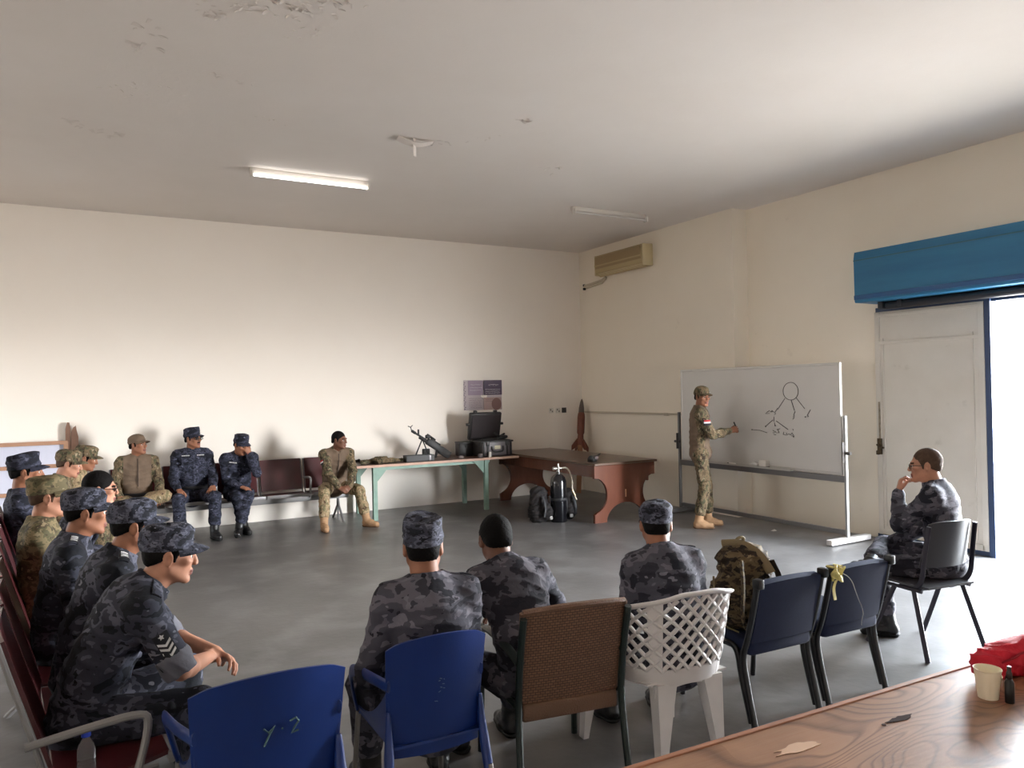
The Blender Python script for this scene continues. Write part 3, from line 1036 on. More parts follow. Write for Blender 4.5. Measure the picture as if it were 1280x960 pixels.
struct('floor', MB().box(((XL + Xr) / 2, (YR + Yb) / 2, -.1), (Xr - XL + .6, Yb - YR + .6, .2)), FLOOR)
struct('ceiling', MB().box(((XL + Xr) / 2, (YR + Yb) / 2, HC + .1), (Xr - XL + .6, Yb - YR + .6, .2)), CEIL)
struct('wall_back', MB().box(((XL + Xr) / 2, Yb + .1, HC / 2), (Xr - XL + .6, .2, HC)), WALL_B)
w = MB()
w.box((XL - .1, (YR + LY0) / 2 - .05, HC / 2), (.2, LY0 - YR + .1, HC)); w.box((XL - .1, (LY1 + Yb) / 2 + .05, HC / 2), (.2, Yb - LY1 + .1, HC))
w.box((XL - .1, (LY0 + LY1) / 2, (LZ + HC) / 2), (.2, LY1 - LY0, HC - LZ))
struct('wall_left', w, WALL_B)
w = MB()
for y in (LY0 + .025, LY1 - .025): w.box((XL - .06, y, LZ / 2), (.12, .05, LZ), bev=.004)
w.box((XL - .06, (LY0 + LY1) / 2, LZ - .025), (.12, LY1 - LY0 - .1, .05), bev=.004)
struct('trim_2', w, WHITE_P)
struct('wall_rear', MB().box(((XL + Xr) / 2, YR - .1, HC / 2), (Xr - XL + .6, .2, HC)), WALL_B)
w = MB()
w.box((Xr + .1, (DY1 + Yb) / 2, HC / 2), (.2, Yb - DY1, HC))
w.box((Xr + .1, (YR + DY0) / 2, HC / 2), (.2, DY0 - YR, HC))
w.box((Xr + .1, (DY0 + DY1) / 2, (HC + DZ) / 2), (.2, DY1 - DY0, HC - DZ))
w.box(((Xp + Xr) / 2 + .002, (7.38 + Yb) / 2, HC / 2), (Xr - Xp + .004, Yb - 7.38, HC))
struct('wall_right', w, WALL_R)
struct('outside_ground', MB().box((Xr + .2 + .75, (DY0 + DY1) / 2, -.11), (1.5, DY1 - DY0 + 1.2, .16)), GROUND)

# door frame and leaves
f = MB()
for y in (4.25, DY0 + .03):
    f.box((Xr + .02, y, DZ / 2), (.12, .06, DZ), bev=.004)
f.box((Xr + .03, (DY0 + DY1) / 2, DZ - .03), (.07, DY1 - DY0, .06), bev=.004)
f.box((Xr + .03, 4.9, .025), (.07, DY1 - 4.25, .05))
struct('trim_1', f, BLUEF)
def leaf(name, y0, y1, handle=True):
    d = MB()
    yc, wd = (y0 + y1) / 2, y1 - y0
    d.box((Xr - .012, yc, 1.30), (.035, wd, 2.50), bev=.004)
    fr = MB()
    x = Xr - .034
    for y in (y0 + .035, y1 - .035):
        fr.box((x, y, 1.30), (.014, .06, 2.49), bev=.003)
    for z in (.085, 2.20, 2.51):
        fr.box((x, yc, z), (.014, wd - .1, .035 if z > .2 else .06), bev=.003)
    fr.box((x - .002, y1 - .10, 1.2), (.012, .012, 2.1)); fr.box((x - .002, y0 + .12, 1.2), (.012, .012, 2.1))
    o = struct(name, d, DOORW)
    fr.build('door_stile', DOORW, o, 0)
    if handle:
        h = MB()
        h.box((Xr - .05, y1 - .045, 1.04), (.03, .05, .18), bev=.006)
        h.tube([(Xr - .06, y1 - .045, 1.06), (Xr - .10, y1 - .045, 1.06), (Xr - .105, y1 - .06, 1.05), (Xr - .105, y1 - .13, 1.03)], .011, 8)
        h.box((Xr - .062, y1 - .03, .97), (.03, .04, .05), bev=.01)
        h.build('door_handle', mk('stained_brass', (88, 74, 56), .45, metal=.7, var=(40, .4)), o)
        g = MB(); g.box((Xr - .043, y1 - .045, 1.33), (.012, .022, .42), bev=.003)
        g.build('door_bolt', mk('worn_bolt', (150, 138, 120), .5, metal=.5, var=(30, .3)), o, 0)
    return o
leaf('door_1', 4.278, 5.485)

# shutter housing over the doorway
sh = thing('shutter_housing', 'long bright blue sheet metal housing fixed on the beige wall over the doorway', 'shutter box', (0, 0, 0))
b = MB()
prof = [(Xr, 2.645), (7.50, 2.645), (7.49, 2.66), (7.485, 3.13), (7.50, 3.205), (Xr, 3.23)]
y0, y1 = .8, 5.48
vs = [(x, y1, z) for x, z in prof] + [(x, y0, z) for x, z in prof]
n = len(prof)
b.add(vs, [list(range(n)), list(range(n, 2 * n))[::-1]] + [[i, n + i, n + (i + 1) % n, (i + 1) % n] for i in range(n)])
b.build('casing', BLUES, sh, 0)
b = MB(); b.box((7.482, (y0 + y1) / 2, 2.70), (.012, y1 - y0, .05), bev=.004); b.build('lower_lip', mk('deep_blue_paint', (32, 78, 124), .4), sh, 0)
b = MB(); b.box((7.483, (y0 + y1) / 2, 3.11), (.008, y1 - y0, .012)); b.build('seam', mk('seam_blue', (40, 88, 104), .5), sh, 0)
b = MB(); b.tube([(7.70, y0 + .1, 2.60), (7.70, y1 - .25, 2.60)], .045, 12); b.box((7.70, y1 - .2, 2.61), (.12, .06, .09), bev=.01); b.box((7.7, y1 - .42, 2.615), (.12, .05, .08), bev=.01)
b.build('roller', DARKM, sh)

# outside light: white sky and pale ground, seen only through the open doorway
W = bpy.data.worlds.new('daylight'); SC.world = W; W.use_nodes = True
nt = W.node_tree; bg = nt.nodes['Background']
tcw = nt.nodes.new('ShaderNodeTexCoord'); sx_ = nt.nodes.new('ShaderNodeSeparateXYZ'); rw = nt.nodes.new('ShaderNodeValToRGB')
nt.links.new(tcw.outputs['Generated'], sx_.inputs[0])
mrw = nt.nodes.new('ShaderNodeMapRange'); mrw.inputs['From Min'].default_value = -1; mrw.inputs['From Max'].default_value = 1
nt.links.new(sx_.outputs['Z'], mrw.inputs['Value']); nt.links.new(mrw.outputs['Result'], rw.inputs['Fac'])
for i_, (p_, s_, c_) in enumerate(((.0, .10, (1, .97, .93)), (.40, .22, (1, .97, .93)), (.475, .75, (1, .98, .95)), (.50, 1.2, (1, 1, 1)), (.56, 1.2, (.95, .98, 1)), (.66, .85, (.80, .90, 1)), (1.0, .75, (.74, .86, 1)))):
    el_ = rw.color_ramp.elements[i_] if i_ < 2 else rw.color_ramp.elements.new(p_)
    el_.position = p_; el_.color = (*[s_ * q for q in c_], 1)
# sky colour dimmed on the side doorway's half, to weaken that doorway's light
ms_ = nt.nodes.new('ShaderNodeMapRange'); ms_.inputs['From Min'].default_value = -.15; ms_.inputs['From Max'].default_value = .15; ms_.inputs['To Min'].default_value = SHADE; ms_.inputs['To Max'].default_value = 1
nt.links.new(sx_.outputs['X'], ms_.inputs['Value'])
mm_ = nt.nodes.new('ShaderNodeMix'); mm_.data_type = 'RGBA'; mm_.blend_type = 'MULTIPLY'; mm_.inputs['Factor'].default_value = 1
nt.links.new(rw.outputs['Color'], mm_.inputs['A']); nt.links.new(ms_.outputs['Result'], mm_.inputs['B'])
nt.links.new(mm_.outputs['Result'], bg.inputs['Color']); bg.inputs['Strength'].default_value = SKY
pl = bpy.data.lights.new('doorway_daylight', 'AREA'); pl.shape = 'RECTANGLE'; pl.size = DZ; pl.size_y = 4.25 - DY0
pl.cycles.is_portal = True
pl2 = bpy.data.lights.new('side_doorway_daylight', 'AREA'); pl2.shape = 'RECTANGLE'; pl2.size = LZ; pl2.size_y = LY1 - LY0; pl2.cycles.is_portal = True
po2 = bpy.data.objects.new('side_doorway_daylight', pl2); link(po2); po2.location = (XL - .14, (LY0 + LY1) / 2, LZ / 2); po2.rotation_euler = (0, R(-90), 0)
po = bpy.data.objects.new('doorway_daylight', pl); link(po); po.location = (Xr + .12, (DY0 + 4.25) / 2, DZ / 2); po.rotation_euler = (0, R(90), 0)

# ceiling fittings
TUBE_ON = mk('lit_tube', (255, 255, 255), .4, emit=((1, .98, .95), TUBE))
TUBE_OFF = mk('unlit_tube', (205, 200, 195), .3)
FIT = mk('fitting_enamel', (212, 206, 198), .45)
def batten(label, x0, x1, y, on):
    t = thing('ceiling_light', label, 'light', ((x0 + x1) / 2, y, HC))
    L = x1 - x0
    b = MB(); b.box((0, 0, -.030), (L, .055, .060), bev=.008); b.build('housing', FIT, t)
    b = MB(); b.tube([(-L / 2 + .03, -.052, -.085), (L / 2 - .03, -.052, -.085)], .0145, 12); b.build('tube', TUBE_ON if on else TUBE_OFF, t)
    for s in (-1, 1):
        b = MB(); b.box((s * (L / 2 - .012), -.035, -.070), (.024, .075, .072), bev=.006); b.build('lamp_holder', FIT, t)
    b = MB(); b.box((L / 2 - .10, .0, -.066), (.07, .03, .014), bev=.003); b.build('starter', mk('starter_cap', (120, 112, 104), .6), t)
    return t
batten('lit white fluorescent tube light on the ceiling over the long cream wall', 1.56, 2.84, 8.22, True)
batten('unlit fluorescent tube light on the ceiling near the air conditioner', 5.58, 6.79, 8.2, False)

PEEL = mk('peeled_paint_skin', (214, 205, 198), .8)
def flake(name, label, x, y, pts):
    b = MB()
    for poly in pts:
        b.prism(poly[0], .003, poly[1])
    o = b.build(name, PEEL, None, 0)
    o.location = (x, y, HC)
    return tag(o, label, 'paint flake')
b = MB()
b.sheet(lambda u, v: (-.16 + .34 * u, -.05 + .09 * v * (1 - u * .6), -.010 - .075 * math.sin(u * 3.0) * .6 - .02 * v), 12, 4, .003)
b.sheet(lambda u, v: (-.015 + .04 * v, -.02 + .03 * v, -.002 - .17 * u), 8, 3, .003)
o = b.build('ceiling_paint_flake', PEEL, None, 60); o.location = (2.74, 6.62, HC)
tag(o, 'large curl of peeling paint hanging from the ceiling between the tube lights', 'paint flake', 'curls of peeling paint')
b = MB(); b.sheet(lambda u, v: (-.05 + .10 * u, -.02 + .04 * v, -.002 - .022 * math.sin(u * 3.1)), 8, 4, .003)
o = b.build('ceiling_paint_flake', PEEL, None, 60); o.location = (3.45, 5.75, HC)
tag(o, 'small curl of peeling paint on the ceiling beside the large hanging curl', 'paint flake', 'curls of peeling paint')

PEELS = ((.70, 4.93, 9, .05, .035), (.87, 4.82, 12, .06, .04), (1.06, 4.72, 14, .07, .035), (1.19, 4.76, 16, .07, .04), (1.30, 4.60, 16, .08, .035), (1.42, 4.50, 12, .06, .035), (.76, 5.02, 6, .04, .05), (1.28, 4.98, 7, .05, .03), (.37, 5.40, 7, .05, .05), (.42, 5.67, 8, .05, .05), (.18, 6.50, 3, .05, .03), (.04, 7.53, 9, .09, .05), (.32, 7.69, 7, .05, .07), (.45, 6.45, 12, .22, .03), (.93, 5.95, 4, .04, .05), (1.11, 6.0, 4, .06, .04), (1.41, 6.74, 5, .08, .04), (3.05, 6.57, 6, .08, .05), (4.45, 6.92, 6, .06, .06), (3.39, 5.76, 3, .05, .04), (3.3, 6.35, 5, .12, .04))
# scraps of peeling paint, too many to count
b = MB(); rr = random.Random(8)
def scrap(x, y, s):
    a = rr.uniform(0, 6.3); ca, sa = math.cos(a), math.sin(a); h = s * rr.uniform(.12, .42); w_ = s * rr.uniform(.4, .9); kk = rr.uniform(1.5, 3)
    def fn(u, v):
        px, py = (u - .2) * s, (v - .5) * w_ * (1 - .5 * u * u)
        return (x + px * ca - py * sa, y + px * sa + py * ca, HC - .001 - h * u ** kk)
    b.sheet(fn, 5, 4, .0016)
for (x, y, n_, sp, s) in PEELS:
    for _ in range(n_): scrap(x + rr.gauss(0, sp), y + rr.gauss(0, sp), s * rr.uniform(.5, 1.3))
o = b.build('peeling_paint', PEEL, None, 60); tag(o, 'scraps of peeling paint scattered over the ceiling', 'peeling paint', kind='stuff')

# air conditioner
AC = mk('yellowed_plastic', (176, 156, 116), .5); ACS = mk('pale_yellowed_plastic', (202, 188, 150), .5)
ac = thing('air_conditioner', 'yellowed wall air conditioner high on the beige wall near the corner', 'air conditioner', (Xp, 9.62, 3.78))
hw = .60
prof = [(0, -.17), (-.10, -.19), (-.19, -.13), (-.215, -.02), (-.205, .09), (-.17, .155), (0, .165)]
b = MB()
b.add([(x, -hw, z) for x, z in prof] + [(x, hw, z) for x, z in prof], [list(range(7)), list(range(7, 14))[::-1]] + [[i, 7 + i, 7 + (i + 1) % 7, (i + 1) % 7] for i in range(7)])
b.build('body', AC, ac, 40)
b = MB(); b.box((-.10, -hw - .012, -.01), (.20, .025, .33), bev=.012); b.build('end_cap', ACS, ac)
b = MB(); b.box((-.10, hw + .012, -.01), (.20, .025, .33), bev=.012); b.build('end_cap', ACS, ac)
b = MB(); b.box((-.208, 0, .04), (.012, 2 * hw - .04, .19), T(ry=-4), bev=.004); b.build('front_panel', mk('brownish_grille', (150, 128, 92), .55, bump=(80, .2)), ac)
b = MB()
for i in range(3): b.box((-.165 + .02 * i, 0, -.135 - .012 * i), (.010, 2 * hw - .06, .03), T(ry=0), bev=.003)
b.build('louvre', ACS, ac)
b = MB(); b.tube([(-.02, hw - .05, -.19), (-.03, hw + .05, -.235), (-.03, hw + .50, -.26), (-.03, hw + .56, -.26)], .022, 8); b.tube([(-.02, hw - .05, -.21), (-.03, hw + .05, -.275), (-.03, hw + .50, -.305)], .014, 8)
b.build('pipe', mk('wrapped_pipe', (190, 178, 156), .7, bump=(60, .3)), ac)
for dz in (-.25, -.31):
    b = MB(); b.box((-.03, hw + .56, dz), (.05, .03, .04), bev=.008); b.build('pipe_clamp', BLACK_PL, ac)

# trunking, sockets, poster
b = MB(); b.box((Xp - .013, 9.62, 1.355), (.025, 2.66, .032), T(), bev=.004)
b.box((Xp - .016, 8.75, 1.352), (.034, .09, .045), bev=.005)
o = b.build('cable_trunking', mk('trunking_white', (196, 184, 164), .5), None, 0); tag(o, 'thin cream cable trunking along the beige wall behind the whiteboard', 'cable trunking')
for x, m_, lb in ((6.955, 'white', 'white wall socket on the cream wall, farthest from the corner of the room'), (7.09, 'white', 'white wall socket on the cream wall between the other two sockets'), (7.215, 'dark', 'dark wall socket plate on the cream wall, closest to the corner')):
    t = thing('wall_socket', lb, 'socket', (x, Yb, 1.395), 0, 'wall sockets in a row')
    b = MB(); b.box((0, -.006, 0), (.088, .014, .088), bev=.004); b.build('plate', WHITE_P if m_ == 'white' else mk('dark_socket_plate', (52, 46, 42), .4), t)
    b = MB(); b.box((-.016, -.0145, .012), (.02, .006, .03), bev=.002); b.box((.018, -.0145, -.016), (.022, .005, .022), bev=.002)
    b.build('insert', mk('socket_insert', (120, 112, 104) if m_ == 'white' else (24, 22, 22), .5), t)

po = thing('poster', 'purple and white printed notice taped to the cream wall over the open black case', 'poster', (5.655, Yb - .004, 1.685))
b = MB()
b.sheet(lambda u, v: (-.345 + .69 * u, -.004 * math.sin(u * 9) - .003 * math.sin(v * 7 + 2 * u), -.24 + .48 * v), 16, 10, .003)
b.build('sheet', mk('poster_paper', (188, 176, 180), .6), po)
PUR = mk('poster_purple', (70, 54, 78), .5); PUR2 = mk('poster_mauve', (150, 132, 150), .5); BRN = mk('poster_brown', (120, 84, 78), .5)
def pr(name, x0, z0, x1, z1, m, dy=.010):
    b = MB(); b.box(((x0 + x1) / 2, -dy, (z0 + z1) / 2), (x1 - x0, .003, z1 - z0)); b.build(name, m, po, 0)
pr('printed_block', .01, .0, .345, .24, PUR)
pr('printed_block', -.27, .0, .0, .235, PUR2)
pr('printed_block', .01, -.24, .335, -.04, mk('poster_pink', (164, 138, 134), .5))
b = MB(); b.prism([(.0 + .09 * math.cos(a), .10 * math.sin(a)) for a in [2 * math.pi * i / 20 for i in range(20)]], .003, T(.24, -.0125, -.15, rx=90)); b.build('printed_emblem', BRN, po, 0)
b = MB()
rr = random.Random(3)
def textline(x0, x1, z, h):
    x = x0
    while x < x1:
        wd = rr.uniform(.008, .028)
        pts = [(x + wd * q / 4, -.0135, z + rr.uniform(-h, h) * .5) for q in range(5)]
        b.tube(pts, .0022, 4)
        if rr.random() < .5: b.box((x + wd * .5, -.0135, z - h * .9), (.004, .002, .004))
        x += wd + .007
textline(.10, .26, .165, .022)
for z in (.09, .06, .03): textline(.04, .31, z, .010)
textline(-.22, -.05, .17, .012)
for z in (.12, .08): textline(-.24, -.04, z, .008)
b.build('white_lettering', mk('poster_white_ink', (225, 218, 222), .5), po, 0)
b = MB()
for z in (-.05, -.08, -.11, -.14, -.17, -.20): textline(-.26, -.03, z, .008)
for z in (-.07, -.10): textline(.04, .16, z, .008)
for i in range(16): b.box((-.33 + .012 * math.sin(i * 2.1), -.010, -.22 + .028 * i), (.02, .002, .012))
b.build('dark_lettering', mk('poster_dark_ink', (92, 80, 88), .5), po, 0)

# damp stain on the wall over the housing, as a paint patch
sun = bpy.data.lights.new('sun', 'SUN'); sun.energy = 6; sun.angle = R(1); so = bpy.data.objects.new('sun', sun); link(so); so.rotation_euler = (R(20), R(2), 0)
# ---------------------------------------------------------------- tables
WOODT = surf('dark_table_top', (92, 62, 50), (70, 46, 38), 3, .45, (30, .1, .01), streak=(.4, 3, 3))[0]
WOODE = mk('pale_pink_wood_edge', (186, 150, 132), .6, var=(8, .12))
TEAL = mk('teal_painted_steel', (124, 152, 138), .5, var=(12, .12), bump=(40, .05))
t = thing('work_table', 'long table with thin dark top and teal painted legs along the cream wall', 'table', (4.5, 10.42, 0), -1.2)
b = MB(); b.box((-.035, 0, .752), (2.53, .86, .022), bev=.003); b.build('tabletop', WOODT, t, 0)
b = MB(); b.box((-.035, -.437, .750), (2.53, .016, .034), bev=.003); b.box((-1.30, 0, .750), (.016, .86, .034), bev=.003); b.build('edging', WOODE, t, 0)
b = MB(); b.box((-.1, -.36, .71), (1.75, .03, .05)); b.box((-.1, .36, .71), (1.75, .03, .05)); b.build('apron_rail', TEAL, t, 0)
for sx in (-1.0, .70):
    for sy in (-1, 1):
        b = MB(); b.box((sx, sy * .385, .37), (.062, .062, .74), bev=.004)
        l = b.build('leg', TEAL, t, 0)
        g = MB(); dx = 1 if sx < 0 else -1
        g.prism([(0, 0), (dx * .21, 0), (0, -.24)], .012, T(sx, sy * .385, .735, rx=90)); g.build('gusset', TEAL, l, 0)

MAH = surf('mahogany_veneer', (108, 64, 48), (86, 48, 35), 5, .2, (30, .04, .01), streak=(1, 1, .25))[0]
MAHT = surf('mahogany_top', (94, 70, 52), (80, 58, 42), 4, .3, (30, .04, .01), streak=(.3, 2, 2))[0]
t = thing('desk', 'brown wooden desk with curved cut-out side panels in the corner of the room', 'desk', (6.28, 9.42, 0), 0)
W2, D2 = .52, 1.36
b = MB()
b.box((0, 0, .765), (2 * W2, 2 * D2, .032), bev=.008); b.build('desktop', MAHT, t, 0)
def side_panel(w, h, cut, n=14):
    """hour-glass panel: wide top, circular bites at both sides, splayed feet with an arch between them"""
    pts = []
    pts.append((-w, h)); pts.append((-w, h - .17))
    r = .225; cz = .36
    for i in range(n + 1):
        a = R(70 - 140 * i / n); pts.append((-w - .02 + r * math.cos(a) * 1.0, cz + r * math.sin(a) / math.sin(R(70)) * .98))
    pts += [(-w, .11), (-w, 0), (-w + .19, 0)]
    for i in range(n + 1):
        a = R(180 - 180 * i / n); pts.append(((w - .19) * math.cos(a), .0 + .24 * math.sin(a)))
    q = [(-x, y) for (x, y) in pts[:2 + n + 1 + 3]][::-1]
    return pts + q
for y in (-D2 + .06, D2 - .10):
    b = MB(); b.prism(side_panel(W2 - .02, .75, 0), .04, T(0, y + .02, 0, rx=90)); b.build('side_panel', MAH, t, 0)
b = MB(); b.box((-W2 + .09, 0, .67), (.03, 2 * D2 - .2, .17)); b.build('apron', MAH, t, 0)
b = MB(); b.box((W2 - .09, 0, .62), (.03, 2 * D2 - .2, .26)); b.build('modesty_panel', MAH, t, 0)
b = MB(); b.box((0, -D2 + .034, .36), (.012, .012, .10), bev=.003); b.build('metal_inlay', mk('brass_inlay', (210, 160, 120), .3, metal=.6), t)

# plywood table close by
def plywood():
    m, nt, b = _mat('plywood_face')
    N = nt.nodes.new; Lk = nt.links.new
    tc = N('ShaderNodeTexCoord'); mp = N('ShaderNodeMapping'); mp.inputs['Scale'].default_value = (.55, 1.6, 1); mp.inputs['Rotation'].default_value = (0, 0, R(8))
    Lk(tc.outputs['Object'], mp.inputs['Vector'])
    n = N('ShaderNodeTexNoise'); n.inputs['Scale'].default_value = 1.7; n.inputs['Detail'].default_value = 1.5; n.inputs['Distortion'].default_value = .7
    Lk(mp.outputs['Vector'], n.inputs['Vector'])
    mu = N('ShaderNodeMath'); mu.operation = 'MULTIPLY'; mu.inputs[1].default_value = 24; Lk(n.outputs['Fac'], mu.inputs[0])
    fr = N('ShaderNodeMath'); fr.operation = 'FRACT'; Lk(mu.outputs[0], fr.inputs[0])
    r = N('ShaderNodeValToRGB'); e = r.color_ramp.elements
    e[0].position = 0; e[0].color = (*_lin((156, 116, 88)), 1); e[1].position = .55; e[1].color = (*_lin((150, 110, 83)), 1)
    q = e.new(.8); q.color = (*_lin((108, 72, 50)), 1); q = e.new(.97); q.color = (*_lin((144, 104, 77)), 1)
    Lk(fr.outputs[0], r.inputs['Fac'])
    n2 = N('ShaderNodeTexNoise'); n2.inputs['Scale'].default_value = 6; n2.inputs['Detail'].default_value = 6; Lk(tc.outputs['Object'], n2.inputs['Vector'])
    r2 = N('ShaderNodeValToRGB'); r2.color_ramp.elements[0].position = .35; r2.color_ramp.elements[1].position = .65
    r2.color_ramp.elements[0].color = (.78, .76, .74, 1); r2.color_ramp.elements[1].color = (1.05, 1.05, 1.05, 1); Lk(n2.outputs['Fac'], r2.inputs['Fac'])
    mx = N('ShaderNodeMix'); mx.data_type = 'RGBA'; mx.blend_type = 'MULTIPLY'; mx.inputs['Factor'].default_value = 1
    Lk(r.outputs['Color'], mx.inputs['A']); Lk(r2.outputs['Color'], mx.inputs['B']); Lk(mx.outputs['Result'], b.inputs['Base Color'])
    b.inputs['Roughness'].default_value = .38
    n3 = N('ShaderNodeTexNoise'); n3.inputs['Scale'].default_value = 50; mp3 = N('ShaderNodeMapping'); mp3.inputs['Scale'].default_value = (.1, 1.5, 1)
    Lk(tc.outputs['Object'], mp3.inputs['Vector']); Lk(mp3.outputs['Vector'], n3.inputs['Vector'])
    bp = N('ShaderNodeBump'); bp.inputs['Strength'].default_value = .12; bp.inputs['Distance'].default_value = .01
    Lk(n3.outputs['Fac'], bp.inputs['Height']); Lk(bp.outputs['Normal'], b.inputs['Normal'])
    return m
t = thing('plywood_table', 'varnished plywood table with wavy grain, under the paper cup', 'table', (2.10, 1.10, 0), -1.8)
b = MB(); b.box((0, 0, .739), (2.3, .95, .02)); b.build('tabletop', plywood(), t, 0)
EDG = mk('wood_edge_strip', (150, 98, 68), .5, var=(20, .15)); 
b = MB(); b.box((0, .484, .735), (2.34, .02, .036), bev=.004); b.box((0, -.484, .735), (2.34, .02, .036), bev=.004); b.build('edge_strip', EDG, t, 0)
b = MB(); b.box((-1.16, 0, .735), (.02, .95, .036), bev=.004); b.box((1.16, 0, .735), (.02, .95, .036), bev=.004); b.build('edge_strip', EDG, t, 0)
for sx in (-1.05, 1.05):
    for sy in (-.40, .40):
        b = MB(); b.box((sx, sy, .365), (.06, .06, .73), bev=.004); b.build('leg', EDG, t, 0)
def stain(parent, pts, m, name='stain', z=.7495):
    b = MB(); b.prism(pts, .0012, T(0, 0, z)); return b.build(name, m, parent, 0)
rr = random.Random(11)
def blob(cx, cy, rx, ry, n=18, j=.35):
    return [(cx + rx * (1 + rr.uniform(-j, j)) * math.cos(2 * math.pi * i / n), cy + ry * (1 + rr.uniform(-j, j)) * math.sin(2 * math.pi * i / n)) for i in range(n)]
stain(t, blob(-.0, .325, .05, .012), mk('dark_scorch', (48, 32, 30), .95, spec=.1))
stain(t, blob(-.075, .322, .008, .006), mk('dark_scorch_dot', (56, 38, 34), .95, spec=.1))
stain(t, blob(-.40, .345, .085, .02), mk('chipped_veneer', (190, 154, 124), .8))

# red cloth bag, cup, small bottle
def sdf_thing(name, label, cat, loc, F, v, mat, amp=.0, f=1.0, rz=0, group=None, part='body'):
    t = thing(name, label, cat, loc, rz, group)
    P, Q = F.mesh(v)
    if amp: P = P + vnormals(P, Q) * (folds(P, 1.3, f) * amp)[:, None]
    P[:, 2] = np.maximum(P[:, 2], 0) if loc[2] >= 0 else P[:, 2]
    quads_obj(part, P, Q, mat, t)
    return t
F = Field(); F.cap((-.14, .0, .050), (.05, .0, .058), .050, .056).cap((.05, 0, .05), (.26, -.02, .045), .056, .048, k=.05).ell((-.02, .01, .072), (.10, .05, .034), k=.04).ell((.14, -.05, .035), (.12, .06, .035), k=.04)
F.clip((0, 0, .001), (0, 0, -1))
r_ = sdf_thing('cloth_bag', 'crumpled bright red cloth bag lying on the plywood table behind the cup', 'bag', (2.77, 1.44, .7492), F, .006, mk('red_cloth', (196, 16, 44), .7, bump=(50, .3)), .010, 2.2, rz=-8, part='cloth')
b = MB(); b.tube(smooth_path([(-.16, -.03, .06), (-.10, -.055, .075), (-.02, -.05, .095), (.08, -.06, .09)], 2), .004, 6); b.build('seam', mk('red_seam', (150, 12, 34), .8), r_)
c = thing('paper_cup', 'cream paper cup standing on the plywood table in front of the red cloth', 'cup', (2.485, 1.375, .7492), 25)
b = MB(); b.lathe([(.0005, .004), (.026, .004), (.0275, 0), (.029, .001), (.0385, .088), (.0405, .090), (.0405, .093), (.0380, .092), (.0370, .086), (.0275, .010), (.0005, .009)], 28); b.build('cup_wall', mk('cream_paper', (234, 224, 200), .6), c)
b = MB(); b.sheet(lambda u, v: ((.0325 + .0075 * v) * math.cos(R(-95 + 70 * u)), (.0325 + .0075 * v) * math.sin(R(-95 + 70 * u)), .030 + .042 * v), 10, 4, .0008); b.build('printed_band', mk('pale_orange_print', (208, 160, 116), .6), c)
v_ = thing('small_bottle', 'small black bottle with a slim cap beside the paper cup', 'bottle', (2.50, 1.318, .7492))
b = MB(); b.lathe([(.0005, 0), (.0125, 0), (.0135, .003), (.0135, .064), (.010, .070), (.0075, .073), (.0005, .073)], 18); b.build('body', BLACK_PL, v_)
b = MB(); b.lathe([(.0005, .073), (.0065, .073), (.0085, .076), (.0085, .092), (.0060, .098), (.0065, .112), (.0005, .113)], 16); b.build('cap', mk('dark_brown_cap', (44, 26, 24), .35), v_)

